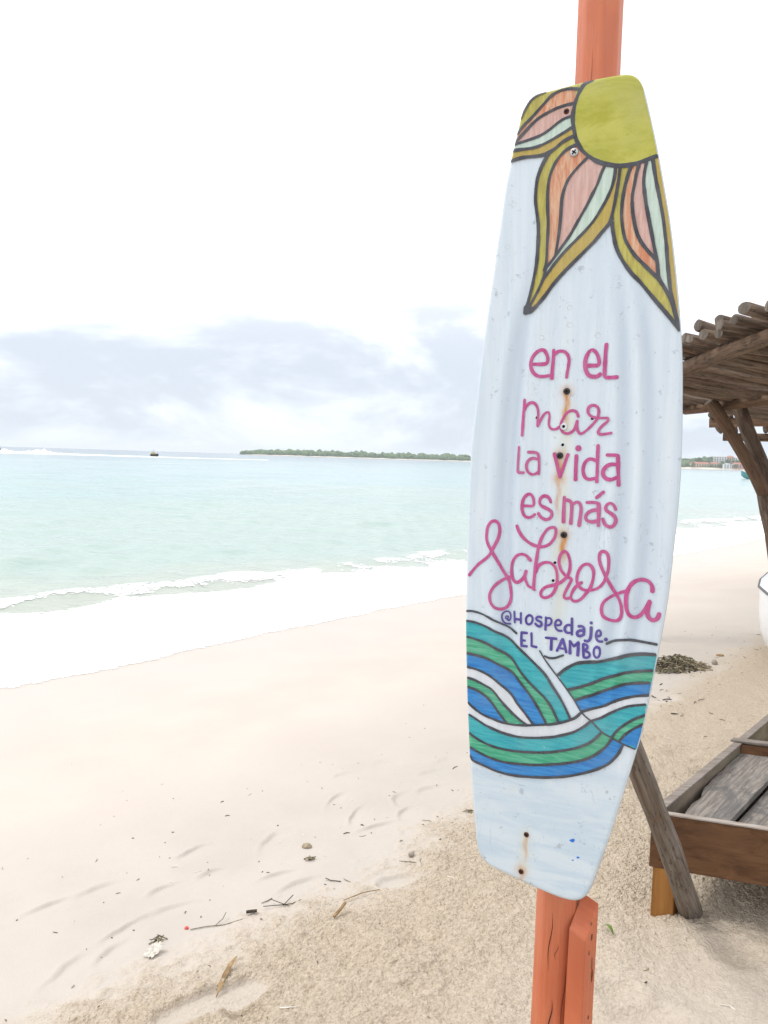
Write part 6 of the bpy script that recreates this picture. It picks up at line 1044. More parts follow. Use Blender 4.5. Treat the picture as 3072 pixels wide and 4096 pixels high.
while y < 7.75:
    rr = random.Random(500 + i); r = rr.uniform(.024, .038)
    sag = -.11 * max(0, min(1, (y - 5.6) / 1.9))
    z = 2.29 + sag + rr.uniform(-.010, .022); x0 = 1.97 + (y - 4.2) * .055 + rr.uniform(-.20, .14)
    dx, dy = .90 + rr.uniform(-.015, .015), .43 + rr.uniform(-.07, .07)
    P = []
    for t in (0, .3, .7, 1.2, 1.8, 2.4, 2.85 + rr.uniform(-.1, .15)):
        P.append((x0 + dx * t, y + dy * t, z + .02 - .055 * t + rr.uniform(.006, .02) * math.sin(t * 3 + i * 1.7)))
    tube_obj('roof_pole', sb(P), [r * (1.0 + .05 * math.sin(j * 2 + i)) for j in range(7)], PM, pg, 10, .09, 100 + i, endtilt=.3 * rr.uniform(-1, 1))
    y += r * 2 + rr.choice((.001, .004, .008, .012, .03)); i += 1
for j, (x0, y0, z0, dz) in enumerate(((1.99, 5.05, 2.42, .10), (1.93, 4.58, 2.36, .03), (2.05, 4.37, 2.335, .0), (1.95, 4.10, 2.325, .02), (2.03, 3.93, 2.315, .01), (1.88, 3.75, 2.31, .0))):
    rr = random.Random(900 + j); r = rr.uniform(.028, .040)
    P = [(x0 + .9 * t, y0 + .43 * t + .01 * math.sin(t * 4 + j), z0 - (.055 + dz) * t + .008 * math.sin(t * 3 + j)) for t in (0, .35, .8, 1.4, 2.0, 2.5)]
    tube_obj('roof_pole', sb(P), [r, r * 1.03, r, r * .95, r * .9, r * .85], PM, pg, 11, .10, 300 + j, endtilt=.35 * rr.uniform(-1, 1))
tube_obj('brace', sb([(3.075, 7.4, 2.14), (3.226, 7.4, 1.939), (3.342, 7.4, 1.764), (3.455, 7.4, 1.601), (3.56, 7.4, 1.44), (3.65, 7.41, 1.28)]), [.064, .060, .058, .060, .064, .066], BM_, pg, 12, .06, 41)
tube_obj('post', sb([(3.43, 7.62, 2.17), (3.543, 7.6, 1.885), (3.629, 7.58, 1.692), (3.705, 7.55, 1.50), (3.72, 7.5, 1.25), (3.735, 7.45, 1.1), (3.775, 7.42, .9), (3.83, 7.4, .6), (3.90, 7.4, 0), (3.93, 7.4, -.3)]), [.070, .070, .070, .075, .085, .086, .084, .085, .09, .09], PM, pg, 14, .06, 42)
tube_obj('post', sb([(4.86, 4.0, 2.13), (4.88, 4.02, 1.2), (4.9, 4.02, -.3)]), [.07, .075, .08], PM, pg, 12, .06, 43)
tube_obj('post', sb([(2.24, 7.62, 2.06), (2.26, 7.6, 1.2), (2.3, 7.6, -.35)]), [.055, .06, .062], PM, pg, 12, .06, 44)
# the farther pergola
O2 = (5.35, 10.5, 0); O2v = Vector(O2); sb2 = lambda L_: [Vector(p) - O2v for p in L_]
pg2 = empty('pergola', O2, 'farther log pergola partly hidden behind the nearer one', 'pergola')
tube_obj('beam', sb2([(4.37, 10.5, 2.11), (4.8, 10.3, 2.13), (5.6, 9.9, 2.15), (6.8, 9.3, 2.15)]), [.062, .062, .06, .06], BM_, pg2, 12, .05, 51)
tube_obj('beam', sb2([(5.35, 12.3, 2.0), (6.2, 11.9, 2.0), (7.8, 11.2, 2.0)]), [.06, .06, .06], BM_, pg2, 12, .05, 52)
for i in range(22):
    rr = random.Random(700 + i); t = .03 + i * .108; r = rr.uniform(.034, .046)
    x0, y0 = 4.37 + .894 * t, 10.5 - .447 * t; z = 2.215 + rr.uniform(-.01, .015)
    if i % 7 == 5: continue
    P = [(x0 + .447 * q - .1, y0 + .894 * q - .2, z - .055 * q + .012 * math.sin(q * 3 + i)) for q in (0, .5, 1.1, 1.8, 2.4)]
    tube_obj('roof_pole', sb2(P), [r, r, r * .95, r * .95, r * .9], PM, pg2, 9, .09, 400 + i)
tube_obj('post', sb2([(5.30, 10.08, 2.10), (5.34, 10.1, 1.2), (5.40, 10.1, -.4)]), [.075, .08, .085], PM, pg2, 12, .06, 53)
tube_obj('post', sb2([(6.75, 9.3, 2.10), (6.75, 9.3, 1.2), (6.8, 9.3, -.4)]), [.075, .08, .085], PM, pg2, 12, .06, 54)
tube_obj('post', sb2([(6.15, 11.92, 1.95), (6.15, 11.9, 1.0), (6.2, 11.9, -.5)]), [.075, .08, .085], PM, pg2, 12, .06, 55)
tube_obj('post', sb2([(7.6, 11.28, 1.95), (7.6, 11.3, 1.0), (7.6, 11.3, -.4)]), [.075, .08, .085], PM, pg2, 12, .06, 56)
# ------------------------------------------------------------------ boats
def hull_mesh(stations, n=9):
    """stations: (y, half_beam, z_keel, z_sheer, fullness); bow first"""
    V, F = [], []
    for y, hb, zk, zs, fu in stations:
        for i in range(n):
            t = i / (n - 1) * 2 - 1; a = abs(t)
            V.append((math.copysign(hb * (1 - (1 - a) ** fu) if a > 0 else 0, t), y, zk + (zs - zk) * a ** 2.2))
    m = len(stations)
    for j in range(m - 1):
        for i in range(n - 1): F.append((j * n + i, j * n + i + 1, (j + 1) * n + i + 1, (j + 1) * n + i)[::-1])
    F.append(tuple((m - 1) * n + i for i in range(n)))
    return V, F
simple('gelcoat_white', (.78, .79, .80), .3, .5, .03, 3)
simple('rubber_grey', (.16, .17, .18), .6, .3, .1, 20)
simple('teal_paint', (.09, .30, .30), .45, .4, .15, 4)
simple('dark_hull', (.055, .05, .05), .5, .3, .2, 4)
simple('yellow_paint', (.62, .43, .12), .5, .3, .1, 3)
simple('canvas_blue', (.10, .30, .48), .7, .2, .1, 3)
# white beached boat at the right edge, bow to the camera
bt = empty('beached_boat', (3.125, 5.6, ground(3.1, 5.8)), 'white boat hull on the sand, cut off by the right edge', 'boat')
bt.rotation_euler = (0, 0, math.radians(-34))
st = [(0, .03, .30, .56, 1.5), (.10, .17, .16, .585, 1.8), (.25, .29, .07, .60, 2.1), (.5, .385, .02, .615, 2.5), (.9, .43, .0, .62, 2.8), (1.4, .44, .0, .62, 3), (1.75, .43, .01, .62, 3)]
V, F = hull_mesh(st, 13); link('hull', mesh('hull', V, F, M['gelcoat_white'], True), bt)
V, F = [], []
for y, hb, zk, zs, fu in st:
    for i in range(9):
        t = i / 8 * 2 - 1; V.append((t * (hb + .002), y, zs + .012 + .26 * (1 - abs(t) ** 2.2) * min(1, .35 + y * .6)))
for j in range(len(st) - 1):
    for i in range(8): F.append((j * 9 + i, j * 9 + i + 1, (j + 1) * 9 + i + 1, (j + 1) * 9 + i))
F.append(tuple((len(st) - 1) * 9 + i for i in range(9)))
link('foredeck', mesh('foredeck', V, F, M['gelcoat_white'], True), bt)
for sgn in (-1, 1):
    tube_obj('rubbing_strake', [(sgn * (hb + .006), y, zs + .004) for y, hb, zk, zs, fu in st], .011, (M['rubber_grey'],), bt, 8, 0, 0)
# motorboat speeding off at the left edge
mb = empty('motorboat', (-113.6, 222.7, SEA_Z), 'small white motorboat with a canopy throwing spray, at the left edge of the sea', 'boat')
mb.rotation_euler = (0, 0, math.radians(68))
st = [(-3.4, .05, .5, 1.3, 1.4), (-2.8, .6, .15, 1.2, 1.7), (-1.8, .95, -.1, 1.1, 2.2), (0, 1.1, -.2, 1.0, 2.6), (1.5, 1.1, -.2, .95, 3), (2.6, 1.05, -.15, .95, 3)]
V, F = hull_mesh(st, 11); V = [(x, -y, z) for x, y, z in V]; F = [f[::-1] for f in F]
link('hull', mesh('hull', V, F, M['gelcoat_white'], True), mb)
link('hull_stripe', mesh('hull_stripe', *merge([box_vf(-1.13, 1.13, -2.55, .9, .55, .75)]), M['canvas_blue']), mb)
V, F = merge([box_vf(-1.05, 1.05, -2.2, .6, 2.15, 2.25)]); link('canopy', mesh('canopy', V, F, M['gelcoat_white']), mb)
for x in (-.95, .95):
    for y in (-2.1, .5): tube_obj('canopy_pole', [(x, y, .6), (x, y, 2.15)], .04, (M['steel'],), mb, 6, 0)
link('outboard_motor', mesh('outboard_motor', *merge([box_vf(-.2, .2, -3.1, -2.62, .2, 1.35)]), M['rubber_grey']), mb)
# floating platform with a mast
bu = empty('mooring_float', (-82.2, 273.9, SEA_Z), 'dark floating platform with a yellow deckhouse and short mast out on the sea', 'float')
V, F = hull_mesh([(-1.35, .5, .1, 1.15, 2), (-1.1, .75, -.2, .95, 2.5), (0, .8, -.3, .8, 3), (1.2, .8, -.3, .85, 3)], 9); V = [(-y, x, z) for x, y, z in V]
link('hull', mesh('hull', V, F, M['dark_hull']), bu)
link('deckhouse', mesh('deckhouse', *prism_vf([(-1.0, -.5), (.55, -.5), (.55, .5), (-1.0, .5)], .70, [1.45, 1.35, 1.35, 1.45]), M['yellow_paint']), bu)
link('rail_panel', mesh('rail_panel', *merge([box_vf(.62, 1.05, -.6, .6, .7, 1.35)]), M['gelcoat_white']), bu)
tube_obj('mast', [(-.25, 0, 1.35), (-.25, 0, 2.5)], .06, (M['dark_hull'],), bu, 6, 0)
# teal boat behind the pergola post
tb = empty('moored_boat', (76.6, 159.5, SEA_Z), 'small teal boat moored in the bay behind the pergola post', 'boat')
tb.rotation_euler = (0, 0, math.radians(-82))
st = [(-3.2, .04, .75, 1.75, 1.4), (-2.5, .5, .2, 1.35, 1.8), (-1.4, .8, -.1, 1.05, 2.3), (.5, .9, -.2, .85, 2.8), (2.6, .8, -.15, .9, 3)]
V, F = hull_mesh(st, 11); link('hull', mesh('hull', V, F, M['teal_paint'], True), tb)
for sgn in (-1, 1): tube_obj('gunwale', [(sgn * (hb + .02), y, zs) for y, hb, zk, zs, fu in st], .05, (M['gelcoat_white'],), tb, 6, 0)
for y in (-1.0, .4, 1.7): link('thwart', mesh('thwart', *box_vf(-.72, .72, y - .12, y + .12, .55, .6), M['beam_brown']), tb)

# wake of the motorboat
def wake():
    V, F = [], []
    a = Vector((-112.5, 221.2)); b = Vector((-40, 262)); n = 170
    for i in range(n + 1):
        t = i / n; p = a.lerp(b, t); p.y += 3 * math.sin(t * 7)
        amp = max(0, 1 - t) ** 1.2
        hgt = .10 + .28 * amp + .95 * math.exp(-((t - .135) / .040) ** 2) + .8 * math.exp(-((t - .025) / .02) ** 2)
        hgt *= .55 + .9 * random.random() if t < .24 else .75 + .5 * random.random()
        w = (1.4 + 2.2 * amp) * random.uniform(.6, 1.3) * (1 if random.random() > .12 * (1 + 3 * t) else .25)
        for k_, (o, z) in enumerate(((-1, -.06), (-.4, .75), (.05, 1.0), (.5, .6), (1, -.06))):
            V.append((p.x + .2 * o * w, p.y + o * w, SEA_Z + max(-.05, z * hgt) + .02))
        if i:
            for k_ in range(4): c = (i - 1) * 5 + k_; F.append((c, c + 1, c + 6, c + 5)[::-1])
    tag(link('boat_wake', mesh('boat_wake', V, F, M['spray'], True)), 'white wake of spray behind the motorboat', 'wake', kind='stuff')
wake()

# ------------------------------------------------------------------ far shore
simple('far_sand', (.66, .60, .50), .9, .1, .1, .05, 'Object')
simple('far_ground', (.10, .12, .06), .9, .1, .2, .02, 'Object')
def mat_leaves(name, lo, hi, sc):
    t = NT(name); o = t.coord('Object'); a = t.noise(o, sc, 4, .6); b = t.noise(o, sc * .18, 3)
    c = t.mix(t.rng(a, .3, .7), lo, hi); c = t.mix(t.rng(b, .4, .7, 0, .7), c, tuple((x + y) / 2 * 1.1 for x, y in zip(hi, (.11, .15, .05))))
    t.set(col=c, rough=.8, spec=.15); M[name] = t.m
mat_leaves('far_leaves', (.05, .09, .035), (.13, .20, .075), .25)
COAST = [(-283, 1500), (-230, 1492), (-150, 1490), (-50, 1488), (60, 1490), (160, 1480), (270, 1420), (360, 1320), (430, 1215), (520, 1190), (600, 1130), (760, 1080), (1000, 980)]
def coast_pt(t):
    q = t * (len(COAST) - 1); i = min(int(q), len(COAST) - 2); f = q - i
    a, b = COAST[i], COAST[i + 1]; d = Vector((b[0] - a[0], b[1] - a[1])).normalized()
    return Vector((a[0] + (b[0] - a[0]) * f, a[1] + (b[1] - a[1]) * f)), Vector((-d.y, d.x))
def hill(i): return 1 + .75 * float(sstep(7.2, 8.6, np.float64(i)))
def land():
    V, F = [], []; n = 140; prof = ((-6, -1.2), (0, .5), (9, 1.6), (16, 3.0), (60, 7.), (140, 10.), (220, 6.), (300, -2))
    for i in range(n + 1):
        p, nr = coast_pt(i / n); jag = 3 * math.sin(i * 1.7) + 2 * math.sin(i * .6); k_ = min(1, .25 + i / 14)
        for d, z in prof: V.append((p.x + nr.x * (d * k_ + jag), p.y + nr.y * (d * k_ + jag), SEA_Z + z * (k_ * hill(i / n * 12) if z > 1 else 1)))
    m = len(prof); FM = []
    for i in range(n):
        for j in range(m - 1): F.append((i * m + j, (i + 1) * m + j, (i + 1) * m + j + 1, i * m + j + 1)); FM.append(0 if j < 2 else 1)
    o = link('headland', mesh('headland', V, F, None, True, mats=[M['far_sand'], M['far_ground']], fmat=FM)); tag(o, kind='structure')
land()
import bmesh
def ico(sub):
    bm = bmesh.new(); bmesh.ops.create_icosphere(bm, subdivisions=sub, radius=1.0)
    V = np.array([v.co[:] for v in bm.verts]); F = np.array([[v.index for v in f.verts] for f in bm.faces]); bm.free(); return V, F
def woods():
    V0, F0 = ico(1); VV, FF = [], []; o = 0
    spots = []
    for k_ in range(3600):
        t = random.random(); d = random.choice((14, 20, 27, 36, 50, 70, 95)) + random.uniform(-4, 6)
        i = t * 12
        if 8.45 < i < 10.4 and d < 52: continue
        spots.append((t, d))
    for t, d in spots:
        p, nr = coast_pt(t); k_ = min(1, .25 + t * 10); p = p + nr * d * k_
        i = t * 12
        z = np.interp(d, (0, 16, 60, 140), (.5, 2.2, 5, 7)) * k_ * hill(i) * (1 + .25 * math.sin(i * 2.3) * math.sin(i * 5.1)); r = random.choice((2.2, 2.8, 3.4, 4.2, 5.4)) * random.uniform(.85, 1.2) * (.75 + .25 * k_)
        hh = r * random.uniform(.75, 1.1) * (.85 if i < 7 else .95)
        Vn = V0 * (1 + .28 * (rng.random((len(V0), 1)) - .5) * 2 * .8)
        Vn = Vn * np.array([r, r, hh]) + np.array([p.x, p.y, SEA_Z + z + hh * .75])
        VV.append(Vn); FF.append(F0 + o); o += len(V0)
    me = mesh('far_woodland', np.vstack(VV), np.vstack(FF).tolist(), M['far_leaves'], False)
    tag(link('far_woodland', me), 'dense green woodland along the far shore of the bay', 'woodland', kind='stuff')
woods()
simple('house_white', (.80, .79, .76), .8, .2, .04, .3)
simple('house_cream', (.70, .58, .38), .8, .2, .06, .3)
simple('house_pink', (.62, .40, .32), .8, .2, .06, .3)
simple('roof_red', (.42, .15, .10), .8, .2, .15, .5)
simple('roof_white', (.78, .77, .75), .7, .2, .05, .3)
simple('window_dark', (.05, .06, .07), .15, .5, .1, 1)
HOUSE = [  # centre x, y, base height, width, depth, wall height, wall, roof, label
    (494, 1214, 3.0, 27, 11, 6.0, 'house_cream', 'roof_red', 'long cream terrace with a red roof low on the far shore, nearest the board'),
    (517, 1212, 3.0, 11, 10, 6.6, 'house_cream', 'roof_red', 'small yellow house with a red roof beside the long cream terrace'),
    (533, 1238, 12.6, 23, 13, 8.2, 'house_white', 'roof_white', 'large white flat-roofed building high on the far shore'),
    (550, 1234, 12.2, 10, 11, 8.4, 'house_cream', 'roof_red', 'cream block with a red roof right of the large white building'),
    (563, 1230, 11.8, 14, 12, 7.6, 'house_white', 'roof_white', 'smaller white building high on the far shore, above the salmon terrace'),
    (528, 1192, 3.0, 12, 10, 6.0, 'house_white', 'roof_white', 'white beach house low on the far shore between trees'),
    (545, 1187, 3.2, 20, 11, 6.6, 'house_pink', 'roof_red', 'salmon pink terrace with a red roof low on the far shore'),
    (597, 1200, 10.5, 26, 12, 8.0, 'house_white', 'roof_white', 'white building on the far shore, seen right of the pergola post'),
]
win_me = mesh('window', *box_vf(-.9, .9, -.06, .12, -.75, .75), M['window_dark'])
for x, y, z, w, d, h, wall, roof, lab in HOUSE:
    hs = empty('far_house', (x, y, SEA_Z + z - .3), lab, 'house', 'houses along the far shore')
    ang = math.atan2(-60, 90) * .35; hs.rotation_euler = (0, 0, ang)
    link('wall', mesh('wall', *box_vf(-w / 2, w / 2, -d / 2, d / 2, -3, h), M[wall]), hs)
    if roof == 'roof_red':
        V = [(-w / 2 - .5, -d / 2 - .6, h), (w / 2 + .5, -d / 2 - .6, h), (w / 2 + .5, d / 2 + .6, h), (-w / 2 - .5, d / 2 + .6, h), (-w / 2 + 2, 0, h + 2.4), (w / 2 - 2, 0, h + 2.4)]
        F = [(0, 1, 5, 4), (1, 2, 5), (2, 3, 4, 5), (3, 0, 4), (3, 2, 1, 0)]
    else:
        V, F = merge([box_vf(-w / 2 - .5, w / 2 + .5, -d / 2 - .5, d / 2 + .5, h, h + .5), box_vf(-w / 4, w / 5, -d / 4, d / 4, h + .5, h + 1.5)])
    link('roof', mesh('roof', V, F, M[roof]), hs)
    nw = max(3, int(w / 3.4)); rows = 2 if h < 8 else 3
    for r_ in range(rows):
        link('balcony_slab', mesh('balcony_slab', *box_vf(-w / 2 + .3, w / 2 - .3, -d / 2 - 1.1, -d / 2 - .02, h - 2.75 - r_ * 2.9, h - 2.5 - r_ * 2.9), M[roof if roof == 'roof_red' else wall]), hs)
        for k_ in range(nw):
            link('window', win_me, hs, (-w / 2 + (k_ + .5) * w / nw, -d / 2 - .05, h - 1.45 - r_ * 2.9))
# trees standing among the houses
mat_leaves('far_tree_leaves', (.045, .075, .03), (.10, .14, .055), .6)
simple('bark', (.12, .09, .065), .9, .1, .2, 3)
V0, F0 = ico(2)
def crown_mesh(seed):
    r = np.random.default_rng(seed); VV, FF = [], []; o = 0
    for _ in range(9):
        c = r.normal(0, .42, 3) * np.array([1, 1, .7]); s = r.uniform(.32, .55)
        VV.append(V0 * (1 + .35 * (r.random((len(V0), 1)) - .5)) * s + c); FF.append(F0 + o); o += len(V0)
    return mesh('crown', np.vstack(VV), np.vstack(FF).tolist(), M['far_tree_leaves'], False)
crowns = [crown_mesh(s_) for s_ in (1, 2, 3)]
TREE = [(480, 1206, 3.4), (507, 1204, 2.8), (521, 1200, 3.8), (527, 1203, 4.6), (537, 1182, 3.0), (556, 1176, 3.6), (515, 1226, 4.4), (543, 1224, 3.8), (556, 1222, 3.8), (570, 1215, 4.6), (575, 1180, 4.2), (500, 1230, 5.0)]
TREE_AT = ['left of the long cream terrace', 'right in front of the long cream terrace', 'in front of the small yellow house', 'right of the small yellow house', 'in front of the salmon terrace, to its left', 'in front of the salmon terrace, to its right', 'below the large white building, to its left', 'between the large white building and the cream block', 'below the smaller white building', 'right of the smaller white building', 'right of the salmon terrace', 'above the roof of the long cream terrace']
for i, (x, y, r) in enumerate(TREE):
    tr = empty('far_tree', (x, y, SEA_Z + (2.5 if y < 1210 else 9)), 'round far-shore tree ' + TREE_AT[i], 'tree', 'trees among the far houses')
    c = link('crown', crowns[i % 3], tr, (0, 0, r * 1.2)); c.scale = (r, r, r); c.rotation_euler = (0, 0, i * 1.3)
    tube_obj('trunk', [(0, 0, -2), (0, 0, r * .9)], [.35, .25], (M['bark'],), tr, 6, .1, i)

# ------------------------------------------------------------------ things lying on the sand
def on(x, y, dz=0.0): return (x, y, ground(x, y) + dz)
simple('weed_dark', (.055, .045, .035), .8, .2, .4, 60)
simple('weed_tan', (.36, .30, .21), .85, .15, .35, 40)
simple('weed_olive', (.20, .18, .115), .85, .15, .35, 40)
simple('old_paper', (.60, .57, .50), .8, .2, .15, 60)
simple('shell_white', (.72, .69, .64), .6, .3, .12, 40)
simple('stone_grey', (.36, .32, .28), .8, .2, .2, 50)
simple('red_plastic', (.62, .05, .05), .35, .5, .05, 20)
simple('leaf_brown', (.30, .20, .10), .7, .25, .35, 40)
simple('leaf_green', (.12, .19, .035), .5, .3, .3, 60)
def seaweed(loc, L_, W_, H_, n, seed):
    r = random.Random(seed); parts = {0: [], 1: [], 2: []}
    for i in range(n):
        a = r.uniform(0, 6.283); q = r.random() ** .6
        x, y = L_ * q * math.cos(a), W_ * q * math.sin(a); z = max(0.0, H_ * (1 - q ** 1.6)) * r.uniform(.15, 1.0)
        l = r.uniform(.04, .15); th_ = r.uniform(0, 6.283); el = r.uniform(-.35, .45)
        d = Vector((math.cos(th_) * math.cos(el), math.sin(th_) * math.cos(el) * .6, math.sin(el)))
        p = Vector((x, y, z + .008)); b = Vector((r.uniform(-1, 1), r.uniform(-1, 1), r.uniform(-.3, .8))) * l * .25
        P = [p - d * l / 2, p + b, p + d * l / 2]; P = [Vector((v.x, v.y, max(.0, v.z))) for v in P]
        rad = r.choice((.0022, .003, .004, .0055))
        v, f, _, _ = tube(P, [rad, rad, rad * .7], 5, True, .2, i)
        parts[r.choice((0, 1, 1, 2, 2))].append((v, f))
    V, F, FM = [], [], []
    for k_, ps in parts.items():
        v, f = merge(ps); o = len(V); V += v; F += [tuple(i + o for i in q) for q in f]; FM += [k_] * len(f)
    me = mesh('seaweed_pile', V, F, None, False, mats=[M['weed_dark'], M['weed_tan'], M['weed_olive']], fmat=FM)
    return link('seaweed_pile', me, None, loc)
tag(seaweed(on(2.42, 6.16, -.01), .32, .18, .12, 420, 5), 'heap of dried seaweed and twigs on the sand right of the painted board', 'seaweed')
def pebble(name, xy, r, mat, lab, cat, sq=.6, seed=1):
    rr = np.random.default_rng(seed); V0, F0 = ico(2)
    V = V0 * (1 + .3 * (rr.random((len(V0), 1)) - .5)) * np.array([r, r * .8, r * sq])
    o = link(name, mesh(name, V, F0.tolist(), M[mat], True), None, on(*xy, r * sq * .45)); o.rotation_euler = (0, 0, seed); tag(o, lab, cat); return o
pebble('beach_stone', SPOT['stone'], .022, 'weed_tan', 'flat tan stone lying alone on the smooth sand', 'stone', .5, 3)
pebble('beach_stone', SPOT['stone2'], .014, 'stone_grey', 'small grey stone by twigs at the edge of the crumbly sand', 'stone', .8, 4)
pebble('bottle_cap', SPOT['cap'], .009, 'red_plastic', 'tiny red plastic cap on the smooth sand', 'cap', .5, 2)
pebble('red_leaf', SPOT['red'], .035, 'leaf_brown', 'reddish brown leaf on the sand beyond the seaweed heap', 'leaf', .35, 6)
pebble('shell_fragment', SPOT['shell'], .03, 'stone_grey', 'small grey shell fragment right of the seaweed heap', 'shell', .9, 7)
def paper():
    n = 9; V, F = [], []; r = random.Random(4)
    for j in range(n):
        for i in range(n):
            u, v = i / (n - 1) - .5, j / (n - 1) - .5
            w = .05 * (1 - .25 * abs(v)) * (1 + .12 * math.sin(j * 2.3))
            V.append((u * w + .01 * v, v * .072 + .004 * math.sin(i * 2.1), .008 + r.uniform(0, .008) + .012 * (v + .5)))
    for j in range(n - 1):
        for i in range(n - 1): F.append((j * n + i, j * n + i + 1, (j + 1) * n + i + 1, (j + 1) * n + i))
    o = link('crumpled_paper', mesh('crumpled_paper', V, F, M['old_paper'], False), None, on(*SPOT['paper'], .004)); o.rotation_euler = (.1, 0, -.35); o.scale = (.8, .8, .8)
    m = o.modifiers.new('thickness', 'SOLIDIFY'); m.thickness = .001
    tag(o, 'crumpled white scrap of paper on the crumbly sand at lower left', 'paper')
paper()
def leaf(name, xy, l, w, ang, tilt, mat, lab):
    V, F = [], []; n = 12
    for i in range(n + 1):
        t = i / n; ww = w * math.sin(math.pi * min(1, t ** .8)) ** .8 * (1 if t > .12 else .35) + .0012
        b = .014 * math.sin(t * 3.0)
        V += [(-ww, t * l, b + ww * .5), (0, t * l, b), (ww, t * l, b + ww * .5)]
        if i:
            c = (i - 1) * 3; F += [(c, c + 1, c + 4, c + 3), (c + 1, c + 2, c + 5, c + 4)]
    o = link(name, mesh(name, V, F, M[mat], True), None, on(*xy, .006)); o.rotation_euler = (tilt, 0, ang)
    m = o.modifiers.new('thickness', 'SOLIDIFY'); m.thickness = .0008
    tag(o, lab, 'leaf'); return o
leaf('dry_leaf', (SPOT['leaf'][0] - .006, SPOT['leaf'][1] - .06), .17, .0065, -.16, .06, 'leaf_brown', 'long dry brown leaf lying across the big footprint')
leaf('green_leaf', (SPOT['greenleaf'][0] + .02, SPOT['greenleaf'][1] - .03), .045, .0045, .5, .1, 'leaf_green', 'small green leaf on the sand right of the orange stake')
def twig(name, xy, segs, rad, mat, lab, ang=0.0):
    parts = []
    for P in segs:
        v, f, _, _ = tube([(p[0], p[1], (p[2] if len(p) > 2 else 0) + rad) for p in P], rad, 6, True, .2, len(P)); parts.append((v, f))
    V, F = merge(parts); o = link(name, mesh(name, V, F, M[mat], False), None, on(*xy, .002)); o.rotation_euler = (0, 0, ang); tag(o, lab, 'twig'); return o
twig('driftwood_chunk', SPOT['bark'], [[(-.020, 0, .0), (0, .004, .001), (.017, .006, .002)]], .0065, 'weed_dark', 'dark chunk of driftwood at the edge of the crumbly sand')
twig('driftwood_chunk', SPOT['bark2'], [[(-.02, -.025, 0), (0, 0, .012), (.016, .028, .02)]], .006, 'leaf_brown', 'reddish brown bark splinter on the crumbly sand left of the board')
twig('dry_twig', SPOT['twigA'], [[(-.07, -.01), (-.02, 0), (.03, .012), (.06, .04)], [(-.05, .03, .004), (0, .004, .003), (.02, .0)], [(.0, 0), (.03, .05, .01)]], .0016, 'weed_dark', 'forked dark twig on the smooth sand above the driftwood chunk')
twig('dry_twig', SPOT['twigB'], [[(-.05, -.02), (0, 0), (.06, .012)], [(.03, .008), (.05, .03, .01), (.055, .06, .015)], [(.06, .012), (.12, .05)]], .0016, 'weed_olive', 'branched twig at the sand edge right of the red cap')
twig('dry_twig', SPOT['twigC'], [[(-.03, .015), (-.01, 0), (.03, -.005)]], .0019, 'weed_dark', 'short curved dark twig left of the round footprint')
twig('dry_twig', SPOT['twigD'], [[(-.05, .005), (0, 0), (.05, -.004)]], .002, 'weed_olive', 'straight thin twig right above the round footprint')
twig('dry_twig', SPOT['stick_end'], [[(-.07, -.04), (0, 0, .008), (.06, .03, .004)]], .002, 'leaf_brown', 'thin brown stick on the crumbly sand below the round footprint')
for xy, s_, lab in ((SPOT['weed'], .02, 'small dark clump of weed on the smooth sand below the tan stone'), (SPOT['weed2'], .022, 'small dark clump of weed touching the left edge of the board'), (SPOT['darkA'], .016, 'dark bit of weed above the crumpled paper')):
    o = seaweed(on(*xy, .0), s_, s_ * .8, .012, 14, int(s_ * 9999)); o.name = 'weed_clump'; o.scale = (.42, .42, .42); tag(o, lab, 'weed')
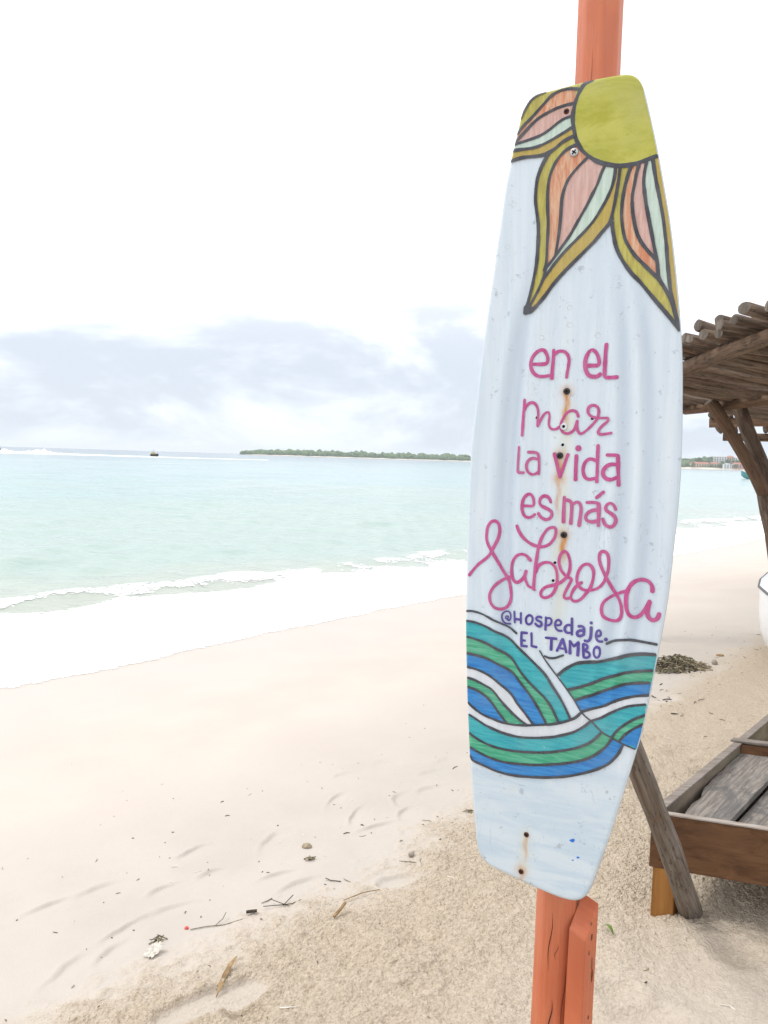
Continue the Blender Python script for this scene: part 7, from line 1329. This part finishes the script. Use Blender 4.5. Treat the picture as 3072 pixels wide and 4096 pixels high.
# loose litter of tiny twigs, weed and shell bits, far too many to count
def litter():
    r = random.Random(77); parts = {0: [], 1: [], 2: [], 3: []}
    def put(x, y, l, rad, k_):
        z = ground(x, y) + rad * .7; a = r.uniform(0, 6.283); b = r.uniform(-.6, .6)
        P = [(x - math.cos(a) * l / 2, y - math.sin(a) * l / 2, z), (x + math.sin(a) * l * .12 * b, y - math.cos(a) * l * .12 * b, z + rad), (x + math.cos(a + b) * l / 2, y + math.sin(a + b) * l / 2, z)]
        v, f, _, _ = tube(P, [rad, rad, rad * .6], 4, True, .2, 1); parts[k_].append((v, f))
    for i in range(190):                      # tide line between smooth and crumbly sand
        t = r.uniform(-.2, 9.5); s = -4.6 + r.gauss(0, .14)
        x, y = NX * (s + 6.675) + TX * t, NY * (s + 6.675) + TY * t
        put(x, y, r.choice((.008, .014, .02, .035, .05)) * r.uniform(.7, 1.3), r.choice((.0012, .0016, .0022)), r.choice((0, 0, 1, 2, 2)))
    for i in range(230):                      # smooth sand
        t = r.uniform(-.4, 9.0); s = -4.5 + abs(r.gauss(0, .75))
        x, y = NX * (s + 6.675) + TX * t, NY * (s + 6.675) + TY * t
        put(x, y, r.choice((.006, .01, .016, .028)) * r.uniform(.6, 1.2), r.choice((.001, .0014, .0018)), r.choice((0, 1, 2, 3)))
    for i in range(330):                      # crumbly sand
        t = r.uniform(-.5, 8.0); s = -4.75 - abs(r.gauss(0, 1.1))
        x, y = NX * (s + 6.675) + TX * t, NY * (s + 6.675) + TY * t
        put(x, y, r.choice((.006, .012, .02, .04)) * r.uniform(.6, 1.2), r.choice((.001, .0014, .002)), r.choice((0, 1, 1, 2, 3)))
    for i in range(26):
        put(2.0 + r.gauss(0, .12), 5.2 + r.gauss(0, .25), r.uniform(.02, .07), r.choice((.002, .004)), 0)
    V, F, FM = [], [], []
    for k_, ps in parts.items():
        v, f = merge(ps); o = len(V); V += v; F += [tuple(i + o for i in q) for q in f]; FM += [k_] * len(f)
    me = mesh('beach_litter', V, F, None, False, mats=[M['weed_dark'], M['weed_tan'], M['weed_olive'], M['shell_white']], fmat=FM)
    tag(link('beach_litter', me), 'loose scatter of tiny twigs, weed and shell bits over the sand', 'litter', kind='stuff')
litter()

# ------------------------------------------------------------------ the air over the bay
hz = bpy.data.materials.new('haze'); hz.use_nodes = True; ht = hz.node_tree; ht.nodes.clear()
ho = ht.nodes.new('ShaderNodeOutputMaterial'); pv = ht.nodes.new('ShaderNodeVolumePrincipled')
pv.inputs['Color'].default_value = (.93, .96, 1.0, 1); pv.inputs['Density'].default_value = .00018; pv.inputs['Anisotropy'].default_value = .2
ht.links.new(pv.outputs[0], ho.inputs['Volume'])
lim = 14000.0
tag(link('haze', mesh('haze', *box_vf(-lim, lim, -lim, lim, -9.0, 60.0), hz)), 'pale haze over the bay', 'haze', kind='stuff')
